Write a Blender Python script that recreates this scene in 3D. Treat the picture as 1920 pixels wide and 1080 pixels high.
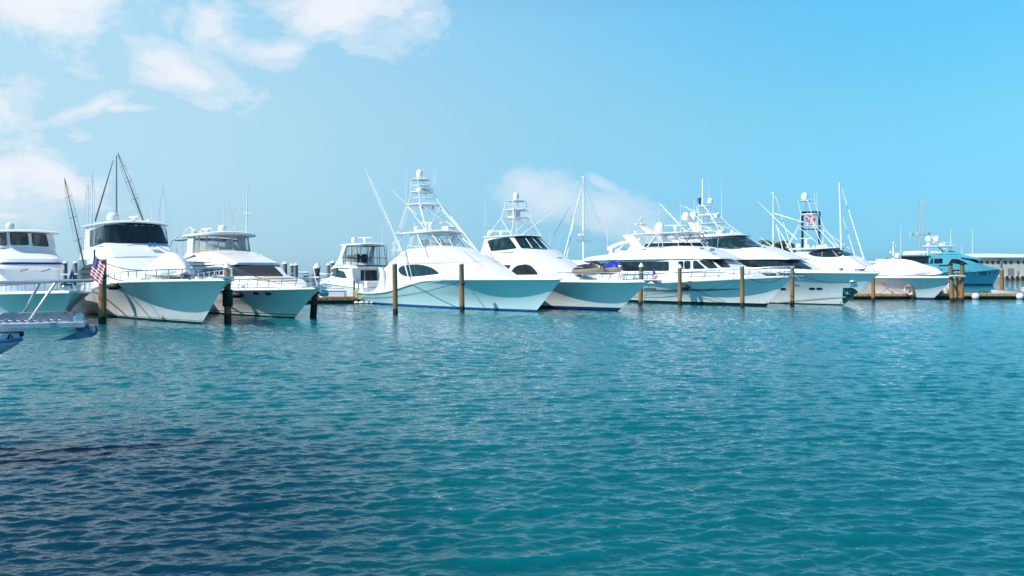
import bpy, bmesh, math, random
import numpy as np
from mathutils import Vector, Matrix
from mathutils.bvhtree import BVHTree
random.seed(7)
R = math.radians
for o in list(bpy.data.objects): bpy.data.objects.remove(o)
S = bpy.context.scene
COL = S.collection

# ------------------------------------------------------------------ camera
F, CH, HY = 1600.0, 3.0, 506.5          # focal length in photo pixels, eye height, horizon row
cam_d = bpy.data.cameras.new('camera'); cam = bpy.data.objects.new('camera', cam_d); COL.objects.link(cam)
cam.location = (0, 0, CH); cam.rotation_euler = (R(90), 0, 0)
cam_d.sensor_width = 36; cam_d.lens = 36 * F / 1920
cam_d.shift_y = -(540 - HY) / 1920
cam_d.clip_end = 20000; cam_d.clip_start = .1
S.camera = cam
S.render.resolution_x, S.render.resolution_y = 1024, 576

# ------------------------------------------------------------------ light
SUN_EL, SUN_AZ = 48.0, (-0.86, -0.51)    # towards the sun, horizontally
az = Vector(SUN_AZ).normalized()
sv = Vector((az.x * math.cos(R(SUN_EL)), az.y * math.cos(R(SUN_EL)), math.sin(R(SUN_EL))))
sun_d = bpy.data.lights.new('sun', 'SUN'); sun = bpy.data.objects.new('sun', sun_d); COL.objects.link(sun)
sun_d.energy = 4.0; sun_d.angle = R(.5); sun_d.color = (1, .95, .88)
sun.rotation_euler = sv.to_track_quat('Z', 'Y').to_euler()
sun.location = (-40, -20, 60)
S.view_settings.view_transform = 'Standard'; S.view_settings.look = 'None'
S.view_settings.exposure = 0.38; S.view_settings.gamma = 1

W = bpy.data.worlds.new('World'); S.world = W; W.use_nodes = True
nt = W.node_tree; nt.nodes.clear()
def N(t, kind, **kw):
    n = t.nodes.new(kind)
    for k, v in kw.items():
        if k.startswith('i_'):
            n.inputs[k[2:].replace('_', ' ')].default_value = v
        else: setattr(n, k, v)
    return n
def L(t, a, b): t.links.new(a, b)
def math_n(t, op, a, b=None, clamp=False):
    n = t.nodes.new('ShaderNodeMath'); n.operation = op; n.use_clamp = clamp
    for i, v in enumerate((a, b)):
        if v is None: continue
        if isinstance(v, (int, float)): n.inputs[i].default_value = v
        else: t.links.new(v, n.inputs[i])
    return n.outputs[0]
def mix_c(t, fac, a, b, mode='MIX'):
    n = t.nodes.new('ShaderNodeMix'); n.data_type = 'RGBA'; n.blend_type = mode
    for s, v in (('Factor_Float', fac), ('A_Color', a), ('B_Color', b)):
        sk = [i for i in n.inputs if i.identifier == s][0]
        if isinstance(v, (int, float)): sk.default_value = v
        elif isinstance(v, tuple): sk.default_value = (*v, 1)
        else: t.links.new(v, sk)
    return [o for o in n.outputs if o.identifier == 'Result_Color'][0]
def ramp(t, fac, stops, interp='LINEAR'):
    n = t.nodes.new('ShaderNodeValToRGB'); n.color_ramp.interpolation = interp
    e = n.color_ramp.elements
    while len(e) < len(stops): e.new(.5)
    for i, (p, c) in enumerate(stops):
        e[i].position = p; e[i].color = (c, c, c, 1) if isinstance(c, (int, float)) else (*c, 1)
    t.links.new(fac, n.inputs[0]); return n.outputs[0]

sky = N(nt, 'ShaderNodeTexSky', sky_type='NISHITA', sun_disc=False, sun_elevation=R(SUN_EL),
        sun_rotation=math.atan2(sv.x, sv.y), altitude=0, air_density=1.15, dust_density=.35, ozone_density=2.2)
tc = N(nt, 'ShaderNodeTexCoord')
sep = N(nt, 'ShaderNodeSeparateXYZ'); L(nt, tc.outputs['Generated'], sep.inputs[0])
zc = math_n(nt, 'MAXIMUM', sep.outputs['Z'], .0)
# a real sky is bluer above than the sky model gives this morning: one tint per height
tint = ramp(nt, zc, [(0, (.32, .84, 1.75)), (.031, (.34, .88, 1.6)), (.06, (.39, .916, 1.44)), (.167, (.62, 1.36, 1.48)), (.28, (.66, 1.80, 1.92)), (.5, (.60, 1.25, 1.55)), (1, (.7, 1.0, 1.2))])
skc = mix_c(nt, 1.0, sky.outputs[0], tint, 'MULTIPLY')
# cloud layer: noise on a flat layer high above (direction / height)
def dircoord(hh):
    d = math_n(nt, 'ADD', zc, hh)
    cx = math_n(nt, 'DIVIDE', sep.outputs['X'], d); cy = math_n(nt, 'DIVIDE', sep.outputs['Y'], d)
    c = N(nt, 'ShaderNodeCombineXYZ'); L(nt, cx, c.inputs[0]); L(nt, cy, c.inputs[1]); return c.outputs[0]
def noise(t, vec, scale, detail=6, rough=.55, dist=0.0, dim='3D'):
    n = N(t, 'ShaderNodeTexNoise', noise_dimensions=dim); n.inputs['Scale'].default_value = scale
    n.inputs['Detail'].default_value = detail; n.inputs['Roughness'].default_value = rough
    n.inputs['Distortion'].default_value = dist
    if vec is not None: t.links.new(vec, n.inputs['Vector'])
    return n.outputs['Fac']
def blob(cx, cz, rx, rz, soft=1.0, tilt=0.0):
    """soft bank of cloud centred on a compass direction (x/y) and a height (z/y)"""
    y = math_n(nt, 'MAXIMUM', sep.outputs['Y'], .05)
    a = math_n(nt, 'SUBTRACT', math_n(nt, 'DIVIDE', sep.outputs['X'], y), cx)
    b = math_n(nt, 'SUBTRACT', math_n(nt, 'DIVIDE', sep.outputs['Z'], y), cz)
    b2 = math_n(nt, 'ADD', b, math_n(nt, 'MULTIPLY', a, tilt))
    a = math_n(nt, 'DIVIDE', a, rx); b = math_n(nt, 'DIVIDE', b2, rz)
    r = math_n(nt, 'SQRT', math_n(nt, 'ADD', math_n(nt, 'MULTIPLY', a, a), math_n(nt, 'MULTIPLY', b, b)))
    return math_n(nt, 'SUBTRACT', 1.0, r)
mx = lambda a, b: math_n(nt, 'MAXIMUM', a, b)
def dirp(u, v):  # photo position -> the tangents used by blob
    return ((u - 960) / F, (HY - v) / F)
banks = None
for (u, v, ru, rv, tl) in ((50, 0, 300, 105, .1), (650, 5, 270, 95, 0), (330, 125, 150, 62, .4), (-60, 190, 170, 95, 0), (390, 30, 110, 80, 0),
                       (150, 208, 110, 22, -.3), (250, 202, 90, 14, 0), (10, 322, 230, 88, 0), (-80, 360, 330, 70, 0), (520, 95, 90, 40, 0)):
    cx, cz = dirp(u, v); b = blob(cx, cz, ru / F, rv / F, tilt=tl)
    banks = b if banks is None else mx(banks, b)
low = None
for (u, v, ru, rv, tl) in ((1030, 368, 130, 62, 0), (1150, 395, 150, 62, .3), (1000, 350, 80, 40, 0), (1130, 345, 50, 25, .5)):
    cx, cz = dirp(u, v); b = blob(cx, cz, ru / F, rv / F, tilt=tl)
    low = b if low is None else mx(low, b)
n1 = noise(nt, dircoord(.25), 3.2, 9, .58, .35)
def tangent():
    y = math_n(nt, 'MAXIMUM', sep.outputs['Y'], .05); c = N(nt, 'ShaderNodeCombineXYZ')
    L(nt, math_n(nt, 'DIVIDE', sep.outputs['X'], y), c.inputs[0]); L(nt, math_n(nt, 'MULTIPLY', math_n(nt, 'DIVIDE', sep.outputs['Z'], y), 1.25), c.inputs[1]); return c.outputs[0]
n1 = math_n(nt, 'ADD', math_n(nt, 'MULTIPLY', n1, .45), math_n(nt, 'MULTIPLY', noise(nt, tangent(), 8.5, 10, .66, .5), .55))
n2 = noise(nt, tangent(), 11, 9, .6, .15)
cl = math_n(nt, 'ADD', math_n(nt, 'MULTIPLY', banks, 0.85), math_n(nt, 'MULTIPLY', math_n(nt, 'SUBTRACT', n1, .5), 4.6))
cl1 = ramp(nt, cl, [(0.02, 0), (.35, .34), (.7, .72), (1, .9)], 'EASE')
c2 = math_n(nt, 'ADD', math_n(nt, 'MULTIPLY', low, 1.1), math_n(nt, 'MULTIPLY', math_n(nt, 'SUBTRACT', n2, .5), 2.2))
cl2 = ramp(nt, c2, [(0.0, 0), (.5, .36), (1, .55)], 'EASE')
clf = mx(cl1, cl2)
veil = blob(*dirp(-200, 230), 2000 / F, 900 / F)             # thin high veil to the left
veilf = math_n(nt, 'MULTIPLY', ramp(nt, veil, [(0, 0), (.85, 1)], 'EASE'), .62)
skv = mix_c(nt, veilf, skc, (6.7, 8.7, 9.8))
skf = mix_c(nt, clf, skv, (9.4, 9.6, 10.2))
bg = N(nt, 'ShaderNodeBackground'); bg.inputs[1].default_value = .074
L(nt, skf, bg.inputs[0]); wo = N(nt, 'ShaderNodeOutputWorld'); L(nt, bg.outputs[0], wo.inputs[0])

# ------------------------------------------------------------------ materials
def newmat(name):
    m = bpy.data.materials.new(name); m.use_nodes = True; t = m.node_tree
    return m, t, t.nodes['Principled BSDF']
def mat(name, col, rough=.4, metal=0.0, var=.06, vscale=3.0, coat=0.0, bump=0.0, bscale=40, spec=.5):
    m, t, p = newmat(name)
    g = N(t, 'ShaderNodeTexCoord')
    n = noise(t, g.outputs['Object'], vscale, 5, .6)
    a = tuple(c * (1 - var) for c in col); b = tuple(min(c * (1 + var), 1) for c in col)
    L(t, mix_c(t, ramp(t, n, [(.3, 0), (.7, 1)]), a, b), p.inputs['Base Color'])
    p.inputs['Roughness'].default_value = rough; p.inputs['Metallic'].default_value = metal
    p.inputs['Coat Weight'].default_value = coat; p.inputs['Specular IOR Level'].default_value = spec
    if bump:
        bn = N(t, 'ShaderNodeBump'); bn.inputs['Strength'].default_value = bump; bn.inputs['Distance'].default_value = .02
        L(t, noise(t, g.outputs['Object'], bscale, 4), bn.inputs['Height']); L(t, bn.outputs[0], p.inputs['Normal'])
    return m
def hull_mat(name, col, boot, bootz=.16, stripe=None, low=None, stain=.5):
    """painted hull: antifouling band at the water, a thin stripe, a little waterline stain"""
    m, t, p = newmat(name); g = N(t, 'ShaderNodeTexCoord'); s = N(t, 'ShaderNodeSeparateXYZ'); L(t, g.outputs['Object'], s.inputs[0])
    n = noise(t, g.outputs['Object'], 1.3, 6, .65)
    mp = N(t, 'ShaderNodeMapping'); mp.inputs['Scale'].default_value = (5, 5, .5); L(t, g.outputs['Object'], mp.inputs[0])
    ns = noise(t, mp.outputs[0], 1.5, 5, .7)
    c = mix_c(t, ramp(t, n, [(.3, 0), (.7, 1)]), tuple(x * .94 for x in col), col)
    zz = s.outputs['Z']
    st = math_n(t, 'MULTIPLY', ramp(t, zz, [(bootz, 1), (min(bootz + .6, 1), 0)], 'EASE'), ramp(t, ns, [(.42, 0), (.72, 1)]))
    c = mix_c(t, math_n(t, 'MULTIPLY', st, stain), c, (.42, .36, .22))
    def band(c, z0, z1, cc):
        f = math_n(t, 'MULTIPLY', math_n(t, 'GREATER_THAN', zz, z0), math_n(t, 'LESS_THAN', zz, z1))
        return mix_c(t, f, c, cc)
    if stripe:
        for z0, z1, cc in stripe: c = band(c, z0, z1, cc)
    c = band(c, -2, bootz, boot)
    L(t, c, p.inputs['Base Color']); p.inputs['Roughness'].default_value = .17
    p.inputs['Coat Weight'].default_value = .3; p.inputs['Coat Roughness'].default_value = .05
    bn = N(t, 'ShaderNodeBump'); bn.inputs['Strength'].default_value = .12; bn.inputs['Distance'].default_value = .05
    L(t, noise(t, g.outputs['Object'], .8, 2), bn.inputs['Height']); L(t, bn.outputs[0], p.inputs['Normal'])
    return m
def glass_mat(name, col, rough=.03, alpha=1.0, trans=0.0):
    m, t, p = newmat(name)
    g = N(t, 'ShaderNodeTexCoord'); mp = N(t, 'ShaderNodeMapping'); mp.inputs['Scale'].default_value = (1.6, 1.6, .35); L(t, g.outputs['Object'], mp.inputs[0])
    n = ramp(t, noise(t, mp.outputs[0], 1.5, 3), [(.38, 0), (.47, .25), (.55, .3), (.62, 1)])
    L(t, mix_c(t, n, tuple(c * .6 for c in col), tuple(min(c * 2.0, .8) for c in col)), p.inputs['Base Color'])
    p.inputs['Roughness'].default_value = rough; p.inputs['IOR'].default_value = 1.52
    p.inputs['Specular IOR Level'].default_value = .6
    if alpha < 1: p.inputs['Alpha'].default_value = alpha
    return m
M = {}
M['white'] = mat('gelcoat_white', (.82, .83, .84), .28, var=.03, coat=.25)
M['white2'] = mat('gelcoat_cream', (.80, .78, .73), .32, var=.04, coat=.2)
M['alu'] = mat('painted_tube_white', (.84, .86, .88), .3, var=.03)
M['steel'] = mat('stainless_steel', (.72, .74, .76), .18, 1.0, var=.08)
M['darksteel'] = mat('dark_anodised_spar', (.06, .065, .07), .35, .3)
M['glass'] = glass_mat('tinted_glass', (.012, .016, .018))
M['teal_glass'] = glass_mat('green_tinted_glass', (.010, .032, .034))
M['brown_glass'] = glass_mat('bronze_blind_glass', (.10, .085, .075), .12)
M['clear'] = glass_mat('clear_vinyl', (.55, .62, .65), .05, .28)
M['smoke'] = glass_mat('smoked_plastic', (.08, .12, .14), .08, .8)
M['black'] = mat('black_rubber', (.012, .012, .013), .55)
M['canvas_w'] = mat('white_canvas', (.80, .80, .79), .8, var=.06, bump=1.0, bscale=3.5)
M['canvas_t'] = mat('tan_canvas', (.52, .44, .31), .85, var=.1, bump=.3)
M['canvas_k'] = mat('black_canvas', (.02, .022, .025), .8)
M['blue'] = mat('blue_plastic', (.015, .035, .36), .25, coat=.4)
M['navy'] = mat('navy_blue_paint', (.01, .03, .16), .35)
M['grey'] = mat('grey_plastic', (.22, .23, .24), .5)
M['lgrey'] = mat('light_grey_plastic', (.5, .52, .53), .5)
M['teak'] = mat('teak', (.36, .21, .10), .6, var=.2, vscale=12)
M['red'] = mat('red_plastic', (.62, .03, .02), .4)
M['orange'] = mat('orange_ring', (.75, .16, .05), .5)
M['yellow'] = mat('yellow_hose', (.75, .52, .02), .5)
M['green'] = mat('green_hose', (.02, .30, .20), .5)
M['rope_w'] = mat('white_rope', (.62, .60, .55), .9)
M['rope_k'] = mat('dark_rope', (.03, .03, .035), .9)
M['rope_b'] = mat('blue_rope', (.03, .16, .50), .8)
M['keel_tan'] = mat('keel_tan', (.30, .27, .20), .4)
M['rail'] = mat('brushed_rail', (.60, .61, .62), .38, .45, var=.12, vscale=8)
M['galv'] = mat('galvanised_iron', (.28, .32, .38), .5, .5, var=.25, vscale=14)
M['anchor'] = mat('weathered_anchor_steel', (.13, .24, .42), .45, .4, var=.45, vscale=9)
M['bluepaint'] = mat('blue_grey_paint', (.38, .50, .68), .4, var=.18, vscale=8)
def wood_mat(name, top, mid, wetz):
    m, t, p = newmat(name); g = N(t, 'ShaderNodeTexCoord'); s = N(t, 'ShaderNodeSeparateXYZ'); L(t, g.outputs['Object'], s.inputs[0])
    mp = N(t, 'ShaderNodeMapping'); mp.inputs['Scale'].default_value = (9, 9, .7); L(t, g.outputs['Object'], mp.inputs[0])
    gr = noise(t, mp.outputs[0], 1.6, 7, .7); big = noise(t, g.outputs['Object'], 1.7, 4, .6)
    zz = math_n(t, 'ADD', s.outputs['Z'], math_n(t, 'MULTIPLY', math_n(t, 'SUBTRACT', big, .5), 1.6))
    f = ramp(t, math_n(t, 'DIVIDE', zz, 4.0), [(.30, 0), (.62, 1)], 'EASE')
    c = mix_c(t, f, mid, top)
    c = mix_c(t, ramp(t, gr, [(.35, .75), (.6, 0)]), c, tuple(x * .35 for x in mid))
    # tide mark: weed and barnacles
    tz = math_n(t, 'ADD', s.outputs['Z'], math_n(t, 'MULTIPLY', math_n(t, 'SUBTRACT', gr, .5), .35))
    c = mix_c(t, ramp(t, tz, [(wetz, 1), (wetz + .12, 0)]), c, (.018, .020, .014))
    L(t, c, p.inputs['Base Color']); p.inputs['Roughness'].default_value = .75
    bn = N(t, 'ShaderNodeBump'); bn.inputs['Strength'].default_value = .7; bn.inputs['Distance'].default_value = .03
    L(t, gr, bn.inputs['Height']); L(t, bn.outputs[0], p.inputs['Normal']); return m
M['pile'] = wood_mat('weathered_piling', (.20, .18, .10), (.40, .20, .075), .34)
M['pile_d'] = wood_mat('dark_piling', (.10, .095, .06), (.16, .09, .045), .75)
M['pile_g'] = wood_mat('grey_piling', (.30, .29, .26), (.26, .22, .17), .35)
M['plank'] = mat('dock_timber', (.50, .30, .15), .75, var=.25, vscale=5, bump=.5, bscale=20)
M['plank_d'] = mat('old_dock_timber', (.20, .13, .075), .8, var=.4, vscale=4, bump=.5, bscale=20)
M['darkwood'] = mat('wet_timber', (.022, .02, .018), .6, var=.3)

# ------------------------------------------------------------------ mesh helpers
class MB:
    def __init__(s): s.v = []; s.f = []; s.m = []; s.cur = 0
    def add(s, vs, fs):
        b = len(s.v); s.v += [tuple(v) for v in vs]; s.f += [tuple(b + i for i in f) for f in fs]; s.m += [s.cur] * len(fs); return s
    def box(s, c, d, rz=0.0, ry=0.0, rx=0.0):
        mt = Matrix.Rotation(rz, 3, 'Z') @ Matrix.Rotation(ry, 3, 'Y') @ Matrix.Rotation(rx, 3, 'X'); c = Vector(c); e = min(d) * .12
        bm = bmesh.new(); bmesh.ops.create_cube(bm, size=1)
        for v in bm.verts: v.co = Vector((v.co.x * d[0], v.co.y * d[1], v.co.z * d[2]))
        bmesh.ops.bevel(bm, geom=bm.edges[:], offset=e, segments=1, affect='EDGES')
        bm.verts.index_update()
        s.add([c + mt @ v.co for v in bm.verts], [[v.index for v in f.verts] for f in bm.faces]); bm.free(); return s
    def tube(s, pts, r, n=6, caps=True):
        pts = [Vector(p) for p in pts]; rs = r if isinstance(r, (list, tuple)) else [r] * len(pts)
        rings = []; up = None
        for i, p in enumerate(pts):
            d = (pts[min(i + 1, len(pts) - 1)] - pts[max(i - 1, 0)])
            if d.length < 1e-9: d = Vector((0, 0, 1))
            d.normalize()
            if up is None: up = Vector((0, 0, 1)) if abs(d.z) < .9 else Vector((1, 0, 0))
            a = d.cross(up); a.normalize(); b = d.cross(a); up = -b if abs(b.dot(d)) < .5 else up
            rings.append([p + (a * math.cos(2 * math.pi * k / n) + b * math.sin(2 * math.pi * k / n)) * rs[i] for k in range(n)])
        vs = [v for rr in rings for v in rr]; fs = []
        for i in range(len(pts) - 1):
            for k in range(n):
                k2 = (k + 1) % n; fs.append((i * n + k, i * n + k2, (i + 1) * n + k2, (i + 1) * n + k))
        if caps: fs.append(tuple(range(n))[::-1]); fs.append(tuple((len(pts) - 1) * n + k for k in range(n)))
        return s.add(vs, fs)
    def lathe(s, c, prof, n=16, tilt=None):
        c = Vector(c); vs = []; fs = []
        mt = tilt or Matrix.Identity(3)
        for (r, z) in prof:
            for k in range(n):
                a = 2 * math.pi * k / n; vs.append(c + mt @ Vector((r * math.cos(a), r * math.sin(a), z)))
        for i in range(len(prof) - 1):
            for k in range(n):
                k2 = (k + 1) % n; fs.append((i * n + k, i * n + k2, (i + 1) * n + k2, (i + 1) * n + k))
        fs.append(tuple(range(n))[::-1]); fs.append(tuple((len(prof) - 1) * n + k for k in range(n)))
        return s.add(vs, fs)
    def sphere(s, c, r, n=14, sc=(1, 1, 1)):
        c = Vector(c); vs = []; fs = []; h = n // 2
        for i in range(h + 1):
            p = math.pi * i / h
            for k in range(n):
                a = 2 * math.pi * k / n
                vs.append(c + Vector((math.sin(p) * math.cos(a) * r * sc[0], math.sin(p) * math.sin(a) * r * sc[1], -math.cos(p) * r * sc[2])))
        for i in range(h):
            for k in range(n):
                k2 = (k + 1) % n; fs.append((i * n + k, i * n + k2, (i + 1) * n + k2, (i + 1) * n + k))
        return s.add(vs, fs)
    def prism(s, poly, y0, y1):            # polygon in x,z swept across y
        n = len(poly); vs = [(x, y0, z) for x, z in poly] + [(x, y1, z) for x, z in poly]
        fs = [tuple(range(n)), tuple(range(2 * n - 1, n - 1, -1))] + [(i, (i + 1) % n + 0, (i + 1) % n + n, i + n) for i in range(n)]
        return s.add(vs, fs)
    def loft(s, rings, closed=True, cap=True):
        n = len(rings[0]); vs = [v for r in rings for v in r]; fs = []
        for i in range(len(rings) - 1):
            for k in range(n if closed else n - 1):
                k2 = (k + 1) % n; fs.append((i * n + k, i * n + k2, (i + 1) * n + k2, (i + 1) * n + k))
        if cap and closed: fs.append(tuple(range(n))[::-1]); fs.append(tuple((len(rings) - 1) * n + k for k in range(n)))
        return s.add(vs, fs)
    def clusters(s):
        """faces grouped into pieces that touch (or nearly touch) one another"""
        n = len(s.v); par = list(range(n))
        def fd(i):
            while par[i] != i: par[i] = par[par[i]]; i = par[i]
            return i
        for f in s.f:
            a = fd(f[0])
            for i in f[1:]: par[fd(i)] = a
        g = {}
        for k, f in enumerate(s.f): g.setdefault(fd(f[0]), []).append(k)
        cs = []
        for fl in g.values():
            P = np.array([s.v[i] for k in fl for i in s.f[k]]); cs.append([fl, P.min(0) - .03, P.max(0) + .03])
        i = 0
        while i < len(cs):
            j = i + 1; hit = False
            while j < len(cs):
                if (cs[i][1] <= cs[j][2]).all() and (cs[j][1] <= cs[i][2]).all():
                    cs[i] = [cs[i][0] + cs[j][0], np.minimum(cs[i][1], cs[j][1]), np.maximum(cs[i][2], cs[j][2])]; cs.pop(j); hit = True
                else: j += 1
            if not hit: i += 1
            else: i = 0
        return [c[0] for c in cs]
    def build(s, name, m, parent=None, smooth=True, ang=32, keep=False):
        if not keep and parent is not None and len(s.f) > 1:
            cl = s.clusters()
            if 1 < len(cl) <= 10:
                out = None
                for fl in cl:
                    t = MB(); ids = {}
                    for k in fl:
                        f = []
                        for i in s.f[k]:
                            if i not in ids: ids[i] = len(t.v); t.v.append(s.v[i])
                            f.append(ids[i])
                        t.f.append(tuple(f)); t.m.append(s.m[k])
                    o = t.build(name, m, parent, smooth, ang, keep=True); out = out or o
                return out
        me = bpy.data.meshes.new(name); me.from_pydata(s.v, [], s.f)
        bm = bmesh.new(); bm.from_mesh(me); bmesh.ops.remove_doubles(bm, verts=bm.verts, dist=1e-5)
        bmesh.ops.recalc_face_normals(bm, faces=bm.faces); bm.to_mesh(me); bm.free()
        ms = m if isinstance(m, (list, tuple)) else [m]
        for x in ms: me.materials.append(x)
        if len(ms) > 1 and len(me.polygons) == len(s.m):
            for p, i in zip(me.polygons, s.m): p.material_index = i
        if smooth:
            me.polygons.foreach_set('use_smooth', [True] * len(me.polygons)); me.set_sharp_from_angle(angle=R(ang))
        o = bpy.data.objects.new(name, me); COL.objects.link(o)
        if parent: o.parent = parent
        return o
def tag(o, label=None, cat=None, group=None, kind=None):
    if label: o['label'] = label
    if cat: o['category'] = cat
    if group: o['group'] = group
    if kind: o['kind'] = kind
    return o
def thing(name, loc, rz, label, cat, group=None):
    o = bpy.data.objects.new(name, None); COL.objects.link(o); o.location = loc; o.rotation_euler = (0, 0, rz)
    return tag(o, label, cat, group)
def kids(o): return [c for c in bpy.data.objects if c.parent == o]
def copy_tree(o, parent=None):
    c = o.copy(); COL.objects.link(c); c.parent = parent
    for ch in kids(o): copy_tree(ch, c)
    return c
def interp(pts, x, smooth=True):
    """smooth interpolation through rows (x, a, b, ...)"""
    P = np.array(sorted(pts), float); X = P[:, 0]; out = []
    for j in range(1, P.shape[1]):
        Yv = P[:, j]
        if not smooth or len(X) < 3: out.append(np.interp(x, X, Yv)); continue
        d = np.diff(Yv) / np.diff(X); m = np.zeros_like(Yv); m[0] = d[0]; m[-1] = d[-1]
        for i in range(1, len(X) - 1):
            m[i] = 0 if d[i - 1] * d[i] <= 0 else 2 * d[i - 1] * d[i] / (d[i - 1] + d[i])
        x_ = np.clip(x, X[0], X[-1]); i = np.clip(np.searchsorted(X, x_) - 1, 0, len(X) - 2); h = X[i + 1] - X[i]; t = (x_ - X[i]) / h
        out.append((1 + 2 * t) * (1 - t) ** 2 * Yv[i] + t * (1 - t) ** 2 * h * m[i] + t * t * (3 - 2 * t) * Yv[i + 1] + t * t * (t - 1) * h * m[i + 1])
    return out

# ------------------------------------------------------------------ boat kit
class Boat:
    """a boat in its own frame: x forward from the stem at the waterline, y to port, z up"""
    def __init__(s, name, X, Y, deg, label, cat, group=None, sc=(1, 1, 1)):
        s.X, s.Y, s.a = X, Y, R(deg); s.root = thing(name, (X, Y, 0), s.a, label, cat, group); s.root.scale = sc
        s.inv = (Matrix.Translation((X, Y, 0)) @ Matrix.Rotation(s.a, 4, 'Z') @ Matrix.Diagonal((*sc, 1))).inverted(); s.trees = []
    def ray(s, u, v):
        o = s.inv @ Vector((0, 0, CH)); d = s.inv.to_3x3() @ Vector(((u - 960) / F, 1, (HY - v) / F)); return o, d.normalized()
    def at(s, u, v, yl):      # photo position on the fore-and-aft plane y = yl
        o, d = s.ray(u, v); t = (yl - o.y) / d.y; p = o + d * t; return p
    def world(s, p): return s.inv.inverted() @ Vector(p)
    def solid(s, o):
        me = o.data; s.trees.append(BVHTree.FromPolygons([v.co for v in me.vertices], [tuple(p.vertices) for p in me.polygons])); return o
    def hit(s, o, d):
        best = None
        for t in s.trees:
            h = t.ray_cast(o, d)
            if h[0] is not None and (best is None or h[3] < best[3]): best = h
        return best
    def near(s, p):
        best = None
        for t in s.trees:
            h = t.find_nearest(p)
            if h[0] is not None and (best is None or h[3] < best[3]): best = h
        return best
    def patch(s, name, poly, m, mirror=False, off=.018, step=.14, parent=None, tree=None):
        """pane that follows the surface; outline given where the photograph shows it"""
        save = s.trees
        if tree is not None: s.trees = [s.trees[i] for i in (tree if isinstance(tree, (list, tuple)) else (tree,))]
        bm = bmesh.new()
        vs = [bm.verts.new((u, v, 0)) for u, v in poly]; bm.faces.new(vs)
        bmesh.ops.triangulate(bm, faces=bm.faces[:], ngon_method='EAR_CLIP')
        lim = step * 24
        for k in range(6):
            es = [e for e in bm.edges if e.calc_length() > lim]
            if not es: break
            bmesh.ops.subdivide_edges(bm, edges=es, cuts=1); bmesh.ops.triangulate(bm, faces=[f for f in bm.faces if len(f.verts) > 3])
        dist = None; out = []
        bm.verts.ensure_lookup_table(); res = {}
        for v in bm.verts:
            o, d = s.ray(v.co.x, v.co.y); h = s.hit(o, d)
            if h: dist = h[3] if dist is None else dist; res[v.index] = (h[0], h[1], d, h[3])
        if not res: bm.free(); s.trees = save; print('PATCH MISS', name, poly[0]); return None
        med = sorted(r[3] for r in res.values())[len(res) // 2]
        for v in bm.verts:
            if v.index in res: p, n, d, _ = res[v.index]
            else:
                o, d = s.ray(v.co.x, v.co.y); h = s.near(o + d * med); p, n = h[0], h[1]
            if n.dot(d) > 0: n = -n
            out.append(p + n * off)
        fs = [tuple(v.index for v in f.verts) for f in bm.faces]
        nb = {}
        for e in bm.edges:
            if len(e.link_faces) == 1:
                a_, b_ = e.verts[0].index, e.verts[1].index; nb.setdefault(a_, []).append(b_); nb.setdefault(b_, []).append(a_)
        loop = [next(iter(nb))]
        while True:
            nx = [q for q in nb[loop[-1]] if q not in loop[-2:]]
            if not nx or nx[0] == loop[0] or len(loop) > 4000: break
            loop.append(nx[0])
        bm.free(); s.trees = save
        os_ = []
        for sg in ((1, -1) if mirror else (1,)):
            mb = MB(); mb.add([Vector((p.x, p.y * sg, p.z)) for p in out], fs)
            os_.append(mb.build(name, m, parent or s.root, ang=60))
            if ('window' in name or 'windshield' in name) and 'mullion' not in name and 'cover' not in name:
                lp = [Vector((out[q].x, out[q].y * sg, out[q].z)) for q in loop[::2] + [loop[0]]]
                MB().tube(lp, .016, 4, caps=False).build('frame', M['black'], os_[-1])
        return os_[0]
    # ---- hull
    def hull(s, Lh, B, tip, sheer, m, deckm=None, wlf=.86, flare=1.3, t0=.45, stemp=1.0, knuckle=0.0, bluff=2.4, transom=.9, rub=True, rubm=None):
        s.L, s.B, s.tip = Lh, B, tip; nt_, nf = 56, 15
        T = 1 - (1 - np.linspace(0, 1, nt_)) ** 1.35
        def bs(t):
            q = np.clip((t - t0) / (1 - t0), 0, 1); a = transom + (1 - transom) * np.clip(t / t0, 0, 1) ** .7
            return B * np.where(t < t0, a, np.maximum(1 - q ** bluff, 0) ** .82)
        def bw(t):
            q = np.clip((t - .28) / .72, 0, 1); a = transom + (1 - transom) * np.clip(t / .28, 0, 1) ** .7
            return B * wlf * np.where(t < .28, a, np.maximum(1 - q ** 2.0, 0) ** 1.05)
        fr = np.array([-.45, -.2, 0] + list(np.linspace(.07, 1, nf - 3)))
        s.sh = lambda x: float(interp(sheer, x)[0])
        s.beam = lambda x: float(bs(np.array((x + Lh) / (Lh + tip))))
        rings = []
        for t in T:
            xs = -Lh + (Lh + tip) * t; xw = -Lh + Lh * t; z1 = s.sh(xs); row = []
            e = 1 + flare * t ** 2
            for f in fr:
                if f < 0:
                    row.append((xw + f * 2.0 * t, max(float(bw(t)) * (1 + f * 1.2), 0), f * 1.6)); continue
                y = float(bw(t)) + (float(bs(t)) - float(bw(t))) * f ** e
                if knuckle and f > .5: y += knuckle * min(1, (f - .5) * 12) * math.sin(math.pi * min(t, .999)) ** .3 * (1 - t) ** .3
                x = xw + (xs - xw) * f ** stemp
                row.append((x, y, z1 * f))
            rings.append(row)
        mb = MB()
        for sg in (-1, 1):
            mb.loft([[(x, y * sg, z) for x, y, z in r] for r in rings], closed=False)
        n = len(fr); tr = rings[0]
        mb.add([(x, -y, z) for x, y, z in tr] + [(x, y, z) for x, y, z in tr], [(i, i + 1, n + i + 1, n + i) for i in range(n - 1)])
        s.hull_o = mb.build('hull', m, s.root, ang=40); s.solid(s.hull_o)
        top = [r[-1] for r in rings]; mb = MB(); rr = []
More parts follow.
